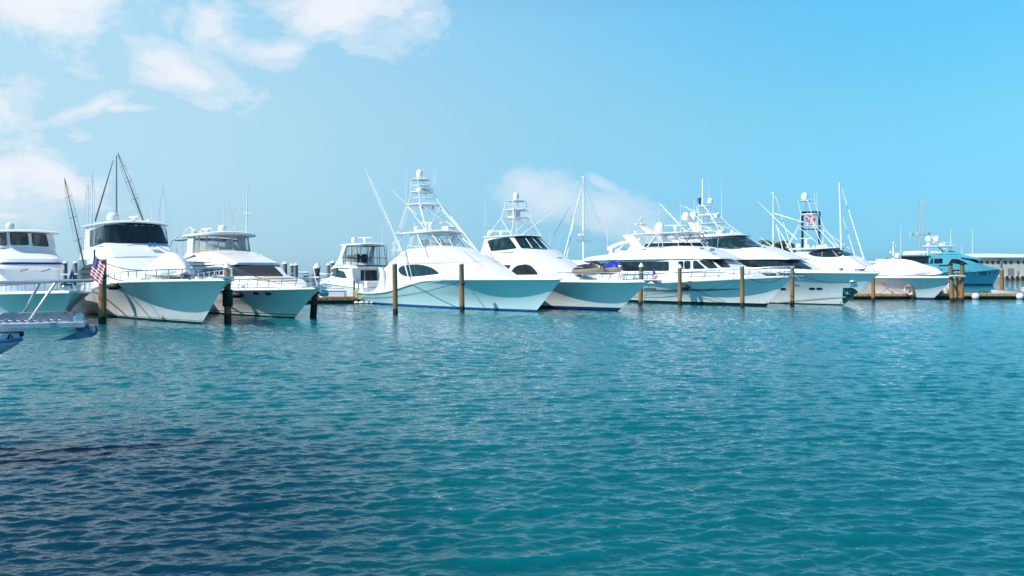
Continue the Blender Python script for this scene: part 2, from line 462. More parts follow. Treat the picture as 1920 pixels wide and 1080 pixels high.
        for x, y, z in top: rr.append([(x, y * k * .995, z - .015 + .07 * (1 - k * k) * min(1, y)) for k in (-1, -.8, -.5, 0, .5, .8, 1)])
        mb.loft(rr, closed=False); s.deck = mb.build('deck', deckm or M['white'], s.root); s.solid(s.deck)
        if rub:
            mb = MB()
            for sg in (-1, 1): mb.tube([(x + .01, y * sg + .01 * sg, z - .02) for x, y, z in top if x > -Lh + .01], .045, 6)
            mb.build('rub_rail', rubm or M['alu'], s.root)
        return s
    def toe(s, x0, h=.08, m=None):
        mb = MB()
        for sg in (-1, 1):
            xs = np.linspace(x0, s.tip - .06, 26)
            mb.tube([(x, sg * max(s.beam(x) - .05, 0), s.sh(x) + h * .5) for x in xs], h * .5, 4)
        return mb.build('toe_rail', m or M['white'], s.root)
    def xloft(s, name, st, m, n=48, crown=.10, smooth=True, bulge=0.0, solid=True, ang=32):
        """house lofted along the boat: rows (x, z base, z top, half width at base, half width at top, corner radius)"""
        xs = np.linspace(min(r[0] for r in st), max(r[0] for r in st), n); rings = []
        if not smooth: xs = np.array(sorted(set(list(xs) + [r[0] for r in st])))
        for x in xs:
            zb, zt, wb, wt, r = [float(v) for v in interp(st, x, smooth)]; zt = max(zt, zb + .02); r = min(r, (zt - zb) * .9, wt * .9)
            h = []
            for k in range(7):
                q = k / 6; h.append((wb + (wt - wb) * q + bulge * math.sin(math.pi * q), zb + (zt - r - zb) * q))
            for k in range(1, 7):
                a = math.pi / 2 * k / 6; h.append((wt - r + r * math.cos(a), zt - r + r * math.sin(a)))
            for k in range(1, 6):
                q = k / 6; h.append(((wt - r) * (1 - q), zt + crown * (1 - (1 - q) ** 2) * min(1, (zt - zb))))
            full = [(x, -y, z) for y, z in h] + [(x, 0, zt + crown * min(1, (zt - zb)))] + [(x, y, z) for y, z in reversed(h)]
            rings.append(full)
        o = MB().loft(rings).build(name, m, s.root, ang=ang)
        if solid: s.solid(o)
        return o
    def zloft(s, name, st, m, pw=4.0, solid=True, crown=0.0, parent=None, ang=32, nose=None):
        """cabin lofted upwards: rows (z, x aft, x front centre, half width, nose length)"""
        rings = []
        for (z, xa, xf, w, ln) in st:
            h = [(xa, -w * q) for q in (0, .5, .85)] + [(xa + .03, -w * .97), (xa + .12, -w)]
            xm = xf - ln; h += [(xa + .12 + (xm - xa - .12) * k / 5, -w) for k in range(1, 6)]
            for k in range(1, 13):
                a = math.pi / 2 * k / 12; h.append((xm + ln * math.sin(a) ** (2 / pw), -w * math.cos(a) ** (2 / pw) if k < 12 else 0))
            full = h + [(x, -y) for x, y in reversed(h[1:-1])]
            rings.append([(x, y, z + crown * (1 - (y / w) ** 2)) for x, y in full])
        mb = MB(); n = len(rings[0]); mb.loft(rings, cap=False)
        for r, zadd in ((rings[0], 0), (rings[-1], 0)):      # caps as strips across the boat (keeps the camber)
            hn = n // 2
            A = [r[i] for i in range(hn + 1)]; Bk = [r[(n - i) % n] for i in range(hn + 1)]
            vs = []; fs = []
            for a, b in zip(A, Bk):
                w_ = abs(a[1]); zc_ = a[2]
                for q in (0, .25, .5, .75, 1):
                    y = a[1] + (b[1] - a[1]) * q; W_ = max(x[1] for x in r)
                    vs.append((a[0] + (b[0] - a[0]) * q, y, a[2] + crown * (1 - (y / W_) ** 2) - crown * (1 - (a[1] / W_) ** 2)))
            for i in range(hn):
                for q in range(4): fs.append((i * 5 + q, i * 5 + q + 1, (i + 1) * 5 + q + 1, (i + 1) * 5 + q))
            mb.add(vs, fs)
        o = mb.build(name, m, parent or s.root, ang=ang)
        if solid: s.solid(o)
        return o
    def rail(s, x0, h=.62, inset=.12, sp=1.1, r=.03, mid=False, lean=.3, name='bow_rail', m=None, tipx=None, drop=True):
        m = m or M['steel']; tipx = tipx if tipx is not None else s.tip - .15; mb = MB()
        xs = np.linspace(x0, tipx, 30)
        for sg in (-1, 1):
            def P(x, hh): return (x + lean * hh, sg * max(s.beam(min(x, s.tip - .02)) - inset, 0), s.sh(x) + hh)
            pts = [P(x, h) for x in xs]
            if drop: pts = [P(x0 - .35, .02)] + [P(x0 - .1, h * .8)] + pts
            mb.tube(pts, r, 6)
            if mid: mb.tube([P(x, h * .5) for x in xs], r * .6, 5)
            x = x0 + .2
            while x < tipx: mb.tube([(x - .02, P(x, 0)[1], s.sh(x)), P(x, h)], r * .85, 5); x += sp
        return mb.build(name, m, s.root)
    def tube(s, name, pts, r, m, n=6, parent=None): return MB().tube(pts, r, n).build(name, m, parent or s.root)
    def whip(s, x, y, z, h, lean=0.0, r=.02, leany=0.0):
        return MB().tube([(x, y, z), (x + lean * .5, y + leany * .5, z + h * .55), (x + lean, y + leany, z + h)], [r, r * .8, r * .35], 5).build('antenna', M['alu'], s.root)
    def whip_px(s, u, v0, v1, yl, u1=None, r=.02):
        a = s.at(u, v0, yl); b = s.at(u1 if u1 is not None else u, v1, yl)
        return MB().tube([a, a.lerp(b, .5), b], [r, r * .8, r * .4], 5).build('antenna', M['alu'], s.root)
    def dome(s, x, y, z, r=.33, h=.75, name='radar_dome'):
        return MB().lathe((x, y, z), [(r * .5, 0), (r * .55, h * .10), (r * .95, h * .2), (r, h * .5), (r * .93, h * .72), (r * .7, h * .9), (r * .35, h * .985), (.01, h)], 16).build(name, M['white'], s.root)
    def radar(s, x, y, z, w=1.3, rz=.8, post=.3):
        mb = MB().lathe((x, y, z), [(.16, 0), (.12, post * .5), (.2, post * .7), (.2, post), (.12, post + .06)], 12)
        mb.box((x, y, z + post + .12), (w, .1, .1), rz=rz); return mb.build('radar_scanner', M['white'], s.root)
    def outrigger(s, a, b, r=.045, m=None, spread=True, brace=None):
        a, b = Vector(a), Vector(b); mb = MB().tube([a, a.lerp(b, .5), b], [r, r * .75, r * .3], 7)
        if spread:
            for q in (.3, .55, .78):
                p = a.lerp(b, q); w = .34 * (1.1 - q * .5)
                mb.tube([p + Vector((-w * .5, w, .12)), p + Vector((w * .5, -w, -.12))], .014, 4)
                for sg in (-1, 1): mb.tube([a, p + Vector((w * .5 * sg, -w * sg, -.12 * sg)), b], .006, 3)
        if brace: mb.tube([a.lerp(b, .18), Vector(brace)], r * .6, 5)
        return mb.build('outrigger', m or M['alu'], s.root)
    def tower(s, plats, base, legm=None, r=.035, ladder=True):
        """tuna tower: plats rows (z, x centre, half length, half width, thickness), base (z, x0, x1, half width)"""
        m = legm or M['alu']; prev = base; mb = MB()
        zb, x0, x1, wb = base
        for i, (z, xc, hl, hw, th) in enumerate(plats):
            c1 = [(xc - hl * .9, -hw * .9, z), (xc + hl * .9, -hw * .9, z), (xc + hl * .9, hw * .9, z), (xc - hl * .9, hw * .9, z)]
            c0 = [(x0, -wb, zb), (x1, -wb, zb), (x1, wb, zb), (x0, wb, zb)]
            for k in range(4):
                mb.tube([c0[k], c1[k]], r, 6)
            if i == 0:
                mb.tube([c0[1], c1[0]], r * .7, 5); mb.tube([c0[2], c1[3]], r * .7, 5); mb.tube([c0[1], c1[2]], r * .7, 5); mb.tube([c0[2], c1[1]], r * .6, 5)
            for k in range(4): mb.tube([c1[k], c1[(k + 1) % 4]], r * .8, 5)
            if i < len(plats) - 1 and i > 0: pass
            zb, x0, x1, wb = z, xc - hl * .9, xc + hl * .9, hw * .9
        mb.build('tower_frame', m, s.root)
        for (z, xc, hl, hw, th) in plats:
            s.zloft('tower_platform', [(z, xc - hl, xc + hl, hw * .9, hl * .7), (z + th * .4, xc - hl * 1.03, xc + hl * 1.03, hw, hl * .7), (z + th, xc - hl * .92, xc + hl * .92, hw * .86, hl * .7)], M['white'], pw=2.6, solid=False, crown=.04)
        if ladder:
            z, xc, hl, hw, th = plats[0]; zb, x0, x1, wb = base; mb = MB()
            for yy in (.35, .75):
                a = Vector((x0 - .15, -wb + yy - .4, zb)); b = Vector((xc - hl * .95, -hw * .9 + (yy - .4), z)); mb.tube([a, b], r * .7, 5)
            a0 = Vector((x0 - .15, -wb - .05, zb)); b0 = Vector((xc - hl * .95, -hw * .9 - .05, z)); a1 = a0 + Vector((0, .4, 0)); b1 = b0 + Vector((0, .4, 0))
            k = 10
            for i in range(1, k): mb.tube([a0.lerp(b0, i / k), a1.lerp(b1, i / k)], r * .5, 4)
            mb.build('ladder', m, s.root)
    def horn(s, x, y, z, rz=0):
        mb = MB()
        for dy in (-.14, .14):
            mb.lathe((x, y + dy, z + .12), [(.05, -.1), (.06, 0), (.12, .1), (.15, .14)], 10, Matrix.Rotation(R(75), 3, 'Y'))
        mb.tube([(x - .05, y - .2, z + .02), (x - .05, y + .2, z + .02)], .04, 6); return mb.build('horn', M['steel'], s.root)
# ------------------------------------------------------------------ water
def water():
    rng = np.random.RandomState(5)
    def seg(a, b, k): return np.exp(np.linspace(math.log(a), math.log(b), k, endpoint=False))
    rad = np.concatenate([seg(.6, 6.5, 30), seg(6.5, 120, 960), seg(120, 900, 150), seg(900, 9000, 30), [9000]])
    half = R(40)
    th = np.concatenate([np.linspace(-half, half, 620), np.linspace(half, 2 * math.pi - half, 90)[1:-1]])
    nr, na = len(rad), len(th)
    dr = np.gradient(rad); dth = np.where(np.abs(th) <= half + 1e-6, 2 * half / 620, (2 * math.pi - 2 * half) / 90)
    RR, TT = np.meshgrid(rad, th, indexing='ij'); X = RR * np.sin(TT); Y = RR * np.cos(TT)
    cell = np.maximum(dr[:, None] * .6, RR * dth[None, :]); Z = np.zeros_like(X); DX = np.zeros_like(X); DY = np.zeros_like(X)
    m = RR < 130
    x, y, c = X[m], Y[m], cell[m]; z = np.zeros_like(x); dx = np.zeros_like(x); dy = np.zeros_like(x)
    # patches of stronger and weaker ripple
    pat = 1 + .22 * np.sin(x * .21 + 1.3 * np.sin(y * .11)) * np.sin(y * .17 + .8 * np.sin(x * .13 + 1)) + .12 * np.sin(x * .6 + y * .35) * np.sin(y * .5 - x * .2)
    for i in range(110):
        lam = .12 * (7.0 ** (rng.rand() ** 1.2)); k = 2 * math.pi / lam
        ang = R(90) + rng.normal(0, R(27)) + R(8) + (R(180) if rng.rand() < .2 else 0)
        a = .0037 * lam ** .92 * (.6 + .8 * rng.rand()); ph = rng.rand() * 6.283
        att = np.clip((lam / c - 2.2) / 2, 0, 1); kx, ky = math.cos(ang), math.sin(ang)
        p = k * (kx * x + ky * y) + ph; s_, c_ = np.sin(p), np.cos(p)
        z += a * att * s_; dx += a * att * kx * c_ * .95; dy += a * att * ky * c_ * .95
    Z[m] = z * pat; DX[m] = dx * pat; DY[m] = dy * pat
    v = np.stack([X + DX, Y + DY, Z], -1).reshape(-1, 3)
    i = np.arange(nr - 1)[:, None] * na; j = np.arange(na)[None, :]; j2 = (j + 1) % na
    q = np.stack([i + j, i + j2, i + na + j2, i + na + j], -1).reshape(-1, 4)[:, ::-1]
    me = bpy.data.meshes.new('water'); me.vertices.add(len(v)); me.vertices.foreach_set('co', v.ravel())
    me.loops.add(q.size); me.loops.foreach_set('vertex_index', q.ravel().astype(np.int32))
    me.polygons.add(len(q)); me.polygons.foreach_set('loop_start', np.arange(0, q.size, 4, dtype=np.int32))
    me.update(calc_edges=True); me.polygons.foreach_set('use_smooth', [True] * len(q)); me.validate()
    m_, t, p = newmat('harbour_water'); g = N(t, 'ShaderNodeNewGeometry'); pos = g.outputs['Position']
    sp = N(t, 'ShaderNodeSeparateXYZ'); L(t, pos, sp.inputs[0])
    # water colour: brighter turquoise to the right, a darker blue patch near left
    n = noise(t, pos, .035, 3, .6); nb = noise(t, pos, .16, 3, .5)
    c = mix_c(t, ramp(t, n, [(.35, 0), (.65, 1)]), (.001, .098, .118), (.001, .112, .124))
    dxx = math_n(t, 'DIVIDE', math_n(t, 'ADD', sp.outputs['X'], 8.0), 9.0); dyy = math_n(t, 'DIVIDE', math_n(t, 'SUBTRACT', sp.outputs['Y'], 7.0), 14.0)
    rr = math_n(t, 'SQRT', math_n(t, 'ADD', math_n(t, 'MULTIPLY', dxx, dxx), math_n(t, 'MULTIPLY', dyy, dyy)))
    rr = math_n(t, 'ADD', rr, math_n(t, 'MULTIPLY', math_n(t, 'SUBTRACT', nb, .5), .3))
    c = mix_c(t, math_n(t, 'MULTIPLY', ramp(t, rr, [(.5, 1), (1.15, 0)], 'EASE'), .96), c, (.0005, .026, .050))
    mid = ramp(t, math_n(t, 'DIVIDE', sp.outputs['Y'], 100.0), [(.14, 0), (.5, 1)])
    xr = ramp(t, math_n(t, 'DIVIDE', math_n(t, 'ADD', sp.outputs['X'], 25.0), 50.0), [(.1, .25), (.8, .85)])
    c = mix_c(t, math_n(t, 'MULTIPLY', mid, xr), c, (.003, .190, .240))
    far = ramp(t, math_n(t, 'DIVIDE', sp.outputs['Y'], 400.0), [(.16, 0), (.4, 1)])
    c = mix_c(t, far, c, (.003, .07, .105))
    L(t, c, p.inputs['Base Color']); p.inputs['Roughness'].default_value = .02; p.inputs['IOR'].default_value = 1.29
    p.inputs['Subsurface Weight'].default_value = 1.0; p.inputs['Subsurface Scale'].default_value = 3.0; p.inputs['Subsurface Radius'].default_value = (.15, .9, 1.0)
    b1 = N(t, 'ShaderNodeBump'); b1.inputs['Strength'].default_value = .38; b1.inputs['Distance'].default_value = .03
    mp = N(t, 'ShaderNodeMapping'); mp.inputs['Scale'].default_value = (1, 1.8, 1); mp.inputs['Rotation'].default_value = (0, 0, R(8)); L(t, pos, mp.inputs[0])
    hsum = math_n(t, 'ADD', noise(t, mp.outputs[0], 8, 2, .5, .3), math_n(t, 'MULTIPLY', noise(t, mp.outputs[0], 3.6, 2, .5, .5), 1.8))
    L(t, hsum, b1.inputs['Height']); L(t, b1.outputs[0], p.inputs['Normal'])
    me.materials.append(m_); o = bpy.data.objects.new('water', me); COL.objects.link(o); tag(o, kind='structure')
water()

CR = dict(c1=(0, 270, 2.634), c2=(100, 280, 3), c3=(300, 320, 3.376), c4=(560, 400, 5.4), c5=(660, 300, 3.485), c6=(880, 310, 3.6),
          c7=(1080, 320, 3.8575), c8=(1280, 330, 4), c9=(1440, 320, 3.858), c10=(1620, 360, 4.5), z1=(0, 380, 3.855), z2=(140, 380, 9),
          z5=(720, 310, 7.717), z4=(720, 420, 9), z8=(1260, 370, 9.6), z9=(1460, 360, 9), z11=(1640, 420, 7.7125), z7=(1060, 470, 10.667),
          zq=(1760, 470, 9.82), s=(0, 0, 1))
def K(c, *p):
    a, b, s = CR[c]; return [(a + u / s, b + v / s) for u, v in p]
def k1(c, u, v): return K(c, (u, v))[0]

HW = (.80, .82, .83)
# ================= boat 2: enclosed bridge sportfisher with dark windshield
b = B2 = Boat('sportfishing_yacht', -17.23, 47.29, -52, 'large white sportfishing yacht with black wraparound windshield and covered tender on its foredeck', 'yacht')
b.hull(23.5, 2.85, 4.16, [(-23.5, 1.0), (-19.7, 1.1), (-15, 1.55), (-10.5, 2.05), (-5.7, 2.3), (0, 2.42), (4.16, 2.49)],
       hull_mat('hull_paint_dark_boot', (.84, .83, .80), (.01, .012, .014), .13, [(.13, .17, (.75, .75, .72)), (.17, .20, (.02, .02, .02))]), flare=2.7)
b.toe(-9)
b.xloft('deckhouse', [(-19.6, 1.2, 4.3, 2.55, 2.25, .2), (-18.6, 1.2, 4.55, 2.6, 2.2, .2), (-15, 1.5, 4.78, 2.5, 2.1, .2), (-13.1, 1.8, 4.82, 2.3, 2.02, .16), (-12.2, 1.9, 4.35, 2.2, 1.98, .16), (-11.2, 2.0, 3.6, 2.1, 1.9, .16), (-9.2, 2.2, 2.65, 1.9, 1.7, .12), (-7, 2.2, 2.5, 1.6, 1.4, .06)], M['white'], crown=.06)
b.zloft('bridge_cabin', [(4.6, -19.0, -12.75, 2.12, 1.1), (6.05, -19.2, -13.05, 1.98, .9)], M['white'], pw=3.4)
b.zloft('hardtop', [(6.03, -19.6, -12.85, 2.12, 1.0), (6.1, -19.7, -12.75, 2.18, 1.0), (6.2, -19.6, -12.9, 2.08, 1.0)], M['white'], pw=3.4, crown=.16)
b.patch('windshield', K('c2', (291, 428), (405, 419), (520, 422), (603, 434), (641, 531), (600, 528), (520, 521), (400, 522), (291, 526)), M['glass'], off=.03)
b.patch('side_window', K('c2', (206, 460), (286, 430), (287, 524), (208, 548)), M['glass'], mirror=True, off=.03)
for p in (((405, 419), (412, 419), (412, 521), (403, 521)), ((519, 422), (525, 422), (540, 523), (533, 523)), ((289, 424), (296, 426), (297, 527), (289, 527))):
    b.patch('window_mullion', K('c2', *p), M['black'], off=.05)
b.patch('salon_window', K('c2', (128, 728), (140, 700), (160, 672), (185, 655), (215, 645), (250, 642), (250, 725)), M['glass'], mirror=True)
for sgn in (-1, 1):
    b.tube('window_wiper', [(-12.55, .8 * sgn - .2, 4.86), (-12.72, .8 * sgn + .35, 5.15)], .025, M['black'])
b.patch('brow_line', K('c2', (292, 609), (420, 602), (520, 600), (600, 604), (600, 607), (520, 603), (420, 605), (292, 612)), M['lgrey'], off=.012)
b.rail(-9.3, h=.62, sp=1.25, tipx=4.1)
b.dome(-15.6, -.95, 6.3, .42, .72, 'satellite_dome'); b.dome(-15.2, 1.3, 6.25, .16, .35)
b.radar(-15.3, .35, 6.3, 1.15, .3)
b.horn(-12.1, .65, 4.55)
o = b.at(*k1('c2', 355, 408), 0); b.tube('mast', [o, o + Vector((0, 0, 2.4)), b.at(*k1('c2', 355, 34), 0)], [.07, .055, .04], M['grey'])
b.outrigger(b.at(*k1('c2', 507, 404), 1.9), b.at(*k1('c2', 362, 18), 2.3), .06, M['darksteel'])
b.outrigger(b.at(*k1('c2', 236, 402), -1.9), b.at(*k1('c2', 337, 62), -2.2), .06, M['darksteel'], spread=False)
b.outrigger(b.at(*k1('c2', 175, 660), -2.6), b.at(*k1('c2', 62, 160), -3.4), .055, M['darksteel'])
for u, v0, v1 in ((180, 540, 165), (205, 545, 190), (230, 540, 170)): b.whip_px(*k1('c2', u, v0), k1('c2', 0, v1)[1], -2.15, r=.03)
for u, v0, v1 in ((552, 412, 185), (585, 416, 200), (619, 425, 190)): b.whip_px(*k1('c2', u, v0), k1('c2', 0, v1)[1], 1.9, r=.03)
b.whip_px(*k1('c2', 582, 200), k1('c2', 0, 20)[1], 1.9, r=.012); b.whip_px(*k1('c2', 619, 190), k1('c2', 0, 60)[1], 1.9, r=.012)
mb = MB(); mb.box((3.6, 0, 2.62), (1.7, .5, .12)); mb.lathe((2.2, 0, 2.5), [(.16, 0), (.13, .12), (.16, .26), (.05, .3)], 12)
for sg in (-1, 1): mb.tube([(1.2, .5 * sg, 2.5), (1.2, .5 * sg, 2.62), (1.5, .5 * sg, 2.62), (1.5, .5 * sg, 2.5)], .025, 5)
mb.build('anchor_windlass', M['steel'], b.root)
mb = MB()      # pulpit bars crossing above the stem
for sg in (-1, 1): mb.tube([(2.6, .9 * sg, 2.55), (3.9, .1 * sg, 3.3)], .03, 5); mb.tube([(1.7, 1.2 * sg, 2.5), (2.6, .8 * sg, 3.1)], .03, 5)
mb.build('pulpit_brace', M['steel'], b.root)
mb = MB(); mb.box((-5.0, -1.0, 2.45), (.9, .4, .22)); mb.box((-1.2, .4, 2.56), (.55, .55, .12)); mb.build('deck_hatch', M['white'], b.root)

def tender(Bt, x, y, z, L_, w, rz, label, h=.95):
    wp = Bt.world((x, y, z)); t = thing('tender', wp, Bt.a + rz, label, 'dinghy')
    mb = MB()
    for sg in (-1, 1):
        mb.tube([(-L_ * .5, sg * w * .38, .32), (0, sg * w * .42, .30), (L_ * .3, sg * w * .34, .34), (L_ * .44, sg * w * .16, .42), (L_ * .49, 0, .46)], [.2, .22, .22, .2, .18], 10)
    mb.build('inflatable_tube', M['lgrey'], t)
    rings = []
    for q in np.linspace(0, 1, 12):
        xx = -L_ * .48 + L_ * .92 * q; ww = w * .3 * (1 - max(0, q - .6) ** 1.6 * 3.2); rings.append([(xx, -ww, .3), (xx, -ww * .5, .08), (xx, 0, .0 + .2 * q ** 3), (xx, ww * .5, .08), (xx, ww, .3)])
    MB().loft(rings, closed=False).build('keel', M['white2'], t)
    rings = []
    for q in np.linspace(0, 1, 20):
        xx = -L_ * .53 + L_ * 1.04 * q; ww = w * .5 * (1 - max(0, q - .55) ** 1.7 * 2.9) + .05
        hh = h * (.62 + .38 * math.sin(min(1, q * 1.9) * math.pi * .5) - 1.25 * max(0, q - .5) ** 1.2 - .3 * max(0, .2 - q)) + .03 * math.sin(q * 21)
        hh = max(hh, .45)
        rings.append([(xx, ww * c_ * (1 + .02 * math.sin(q * 30 + k)), (.22 if abs(c_) > .99 else 0) + (.34 + (hh - .34) * s_ if s_ > .05 else .0)) for k, (c_, s_) in enumerate(((-1, 0), (-1.02, .12), (-.88, .42), (-.55, .78), (-.2, .97), (0, 1), (.2, .97), (.55, .78), (.88, .42), (1.02, .12), (1, 0)))])
    c0 = Vector((L_ * .60, 0, .42)); rings.append([tuple(Vector(p).lerp(c0, .55) + Vector((.05, 0, 0))) for p in rings[-1]]); rings.append([tuple(c0)] * len(rings[0]))
    MB().loft(rings, closed=False).build('cover', M['canvas_w'], t)
    MB().box((-L_ * .25, 0, .02), (.12, w * .8, .16)).box((L_ * .2, 0, .02), (.12, w * .8, .16)).build('chock', M['lgrey'], t)
    return t
tender(B2, -5.7, .1, 2.52, 4.6, 2.0, 0, 'inflatable tender under a white cover on the foredeck of the yacht with the black windshield', 1.6)

# ================= boat 3: flybridge cruiser with tan framed clear enclosure
b = B3 = Boat('flybridge_cruiser', -13.52, 53.04, -52, 'white flybridge cruiser with tan-framed clear bridge curtains and two oval bow portholes', 'motor cruiser')
b.hull(17.5, 2.4, 3.4, [(-17.5, 1.25), (-10, 1.5), (-4.65, 1.72), (0, 1.82), (3.36, 1.92)],
       hull_mat('hull_paint_black_boot', (.83, .82, .79), (.008, .009, .01), .1, [(.10, .20, (.75, .74, .7)), (.20, .25, (.02, .02, .02))]), flare=1.1, knuckle=.04)
b.toe(-8, h=.06)
b.xloft('foredeck_trunk', [(-8.2, 1.5, 2.65, 2.0, 1.8, .15), (-4.4, 1.6, 2.62, 1.75, 1.55, .15), (-1.5, 1.7, 2.45, 1.4, 1.2, .15), (.6, 1.75, 2.15, .8, .6, .12), (1.3, 1.75, 1.95, .4, .25, .1)], M['white'])
b.xloft('deckhouse', [(-15.5, 1.3, 3.3, 2.05, 2.0, .12), (-8.0, 1.5, 3.38, 2.05, 1.95, .12), (-6.3, 1.5, 3.36, 1.85, 1.72, .1), (-5.4, 1.5, 3.0, 1.7, 1.6, .1), (-4.2, 1.5, 2.55, 1.55, 1.45, .1)], M['white'], smooth=False)
b.xloft('bridge_coaming', [(-15.8, 3.3, 3.75, 2.15, 2.1, .1), (-13.5, 3.34, 4.25, 2.15, 2.0, .2), (-11.0, 3.36, 4.34, 2.1, 1.85, .25), (-9.8, 3.38, 4.2, 2.05, 1.75, .25), (-8.2, 3.38, 3.95, 1.95, 1.6, .25), (-5.9, 3.36, 3.5, 1.7, 1.45, .08)], M['white'])
b.patch('windshield_cover', K('c3', (436, 602), (560, 602), (700, 606), (722, 608), (782, 668), (640, 668), (430, 666)), M['canvas_k'], off=.03)
b.patch('salon_window', K('c3', (214, 665), (228, 643), (255, 624), (300, 614), (392, 608), (402, 612), (402, 655), (330, 668)), M['glass'], mirror=True)
b.patch('sunpad', K('c3', (565, 682), (640, 672), (760, 676), (830, 688), (880, 698), (760, 704), (640, 697)), M['canvas_t'], off=.05)
x0, x1 = -14.6, -10.6
b.zloft('hardtop', [(5.44, -15.6, -10.8, 2.0, 1.3), (5.50, -15.7, -10.65, 2.08, 1.3), (5.60, -15.7, -10.65, 2.08, 1.3), (5.70, -15.4, -11.0, 1.85, 1.3)], M['white'], pw=2.8, crown=.14, solid=False)
# clear enclosure: panes between posts, following a raked plan
def enclosure(b, zb, zt, low, top, pane, frame, post=.03, band=None, names=('window_frame', 'clear_curtain')):
    """low/top: matching lists of (x, y) on the starboard side from aft to the centre line"""
    lo = [(x, y) for x, y in low] + [(x, -y) for x, y in reversed(low) if abs(y) > .01]
    tp = [(x, y) for x, y in top] + [(x, -y) for x, y in reversed(top) if abs(y) > .01]
    mb = MB(); mb.tube([(x, y, zb) for x, y in lo], post, 5); mb.tube([(x, y, zt) for x, y in tp], post, 5)
    for (a, c), (d, e) in zip(lo, tp): mb.tube([(a, c, zb), (d, e, zt)], post, 5)
    mb.build(names[0], frame, b.root)
    for i in range(len(lo) - 1):
        MB().add([(*lo[i], zb), (*lo[i + 1], zb), (*tp[i + 1], zt), (*tp[i], zt)], [(0, 1, 2, 3)]).build(names[1], pane, b.root, smooth=False)
enclosure(b, 4.42, 5.5, [(-13.6, -1.88), (-12.4, -1.85), (-11.6, -1.6), (-10.9, -.95), (-10.55, 0)], [(-13.3, -1.85), (-12.5, -1.8), (-11.8, -1.5), (-11.3, -.9), (-11.1, 0)], M['clear'], M['canvas_t'], .045)
enclosure(b, 4.25, 4.42, [(-13.6, -1.9), (-12.4, -1.87), (-11.6, -1.62), (-10.8, -.97), (-10.4, 0)], [(-13.6, -1.89), (-12.4, -1.86), (-11.6, -1.61), (-10.8, -.96), (-10.5, 0)], M['canvas_t'], M['canvas_t'], .03, names=('coaming_trim', 'coaming_panel'))
mb = MB()
for sg in (-1, 1): mb.loft([[(-14.9, sg * 1.9, 5.55), (-13.55, sg * 1.9, 5.55), (-13.55, sg * 1.8, 5.55), (-14.9, sg * 1.8, 5.55)], [(-14.6, sg * 2.05, 4.3), (-13.3, sg * 2.05, 4.25), (-13.3, sg * 1.95, 4.25), (-14.6, sg * 1.95, 4.3)], [(-15.8, sg * 2.12, 3.7), (-12.8, sg * 2.12, 4.1), (-12.8, sg * 2.0, 4.1), (-15.8, sg * 2.0, 3.7)]])
mb.build('hardtop_arch', M['white'], b.root)
mb = MB(); mb.box((-12.4, .5, 4.45), (.6, .6, .9)); mb.box((-12.7, .5, 5.0), (.15, .6, .5)); mb.box((-12.2, -.9, 4.4), (.55, .6, .9)); mb.build('helm_seat', M['canvas_w'], b.root)
mb = MB(); mb.box((-11.3, 0, 4.45), (.6, 2.0, .5)); mb.build('helm_console', M['lgrey'], b.root)
b.dome(-12.6, -.1, 5.72, .3, .62, 'satellite_dome'); b.radar(-13.0, -1.1, 5.72, 1.3, .25, .2)
b.outrigger(b.at(*k1('c3', 470, 372), 1.2), b.at(*k1('c3', 550, 80), 1.6), .02, spread=False)
p0, p1 = b.at(*k1('c3', 547, 385), 1.4), b.at(*k1('c3', 555, 78), 1.4); b.tube('mast', [p0, p1], [.06, .03], M['alu'])
b.tube('spreader', [b.at(*k1('c3', 528, 268), 1.4), b.at(*k1('c3', 578, 268), 1.4)], .02, M['alu'])
for u, v0, v1, y in ((405, 375, 85, -.6), (368, 378, 250, -.9), (150, 400, 232, -2.0)): b.whip_px(*k1('c3', u, v0), k1('c3', 0, v1)[1], y, r=.025)
b.outrigger(b.at(*k1('c3', 488, 380), 1.0), b.at(*k1('c3', 425, 185), 1.0), .035, M['darksteel'], spread=False)
# aft radar arch with black top
p = b.at(*k1('c3', 60, 480), -1.9)
mb = MB(); mb.tube([b.at(*k1('c3', 62, 478), -1.9), b.at(*k1('c3', 80, 440), -1.9), b.at(*k1('c3', 115, 415), -1.9)], .06, 6)
mb.tube([b.at(*k1('c3', 155, 410), -1.9), b.at(*k1('c3', 162, 380), -1.9), b.at(*k1('c3', 190, 358), -1.9), b.at(*k1('c3', 215, 380), -1.9)], .05, 6); mb.build('radar_arch', M['alu'], b.root)
b.zloft('bimini', [(5.25, -18.2, -14.6, 1.9, .6), (5.32, -18.2, -14.6, 1.9, .6)], M['canvas_k'], solid=False, crown=.1)
enclosure(b, 4.0, 5.22, [(-17.6, -1.9), (-16.2, -1.9), (-14.8, -1.9), (-14.7, 0)], [(-17.6, -1.85), (-16.2, -1.85), (-14.8, -1.85), (-14.7, 0)], M['clear'], M['alu'], .025)
b.dome(-14.2, -1.6, 5.72, .24, .3); b.dome(-14.0, -1.2, 5.7, .16, .22)
b.rail(-6.4, h=.66, sp=1.15, mid=True, tipx=3.3)
b.patch('coaming_panel_line', K('c3', (215, 577), (318, 577), (318, 583), (215, 584)), M['grey'], off=.01)
for u, v in ((606, 776), (685, 779)):
    b.patch('porthole', K('c3', *[(u + 21 * math.cos(a), v + 8.5 * math.sin(a) + 2 * math.cos(a)) for a in np.linspace(0, 6.0, 14)]), M['glass'], mirror=True, off=.015, tree=0)
mb = MB(); mb.box((3.5, 0, 1.95), (1.2, .42, .12)); mb.tube([(2.2, 0, 2.05), (3.9, 0, 2.0), (4.2, 0, 1.75)], .06, 6); mb.box((4.15, 0, 1.65), (.3, .5, .3), ry=.5); mb.build('anchor', M['steel'], b.root)
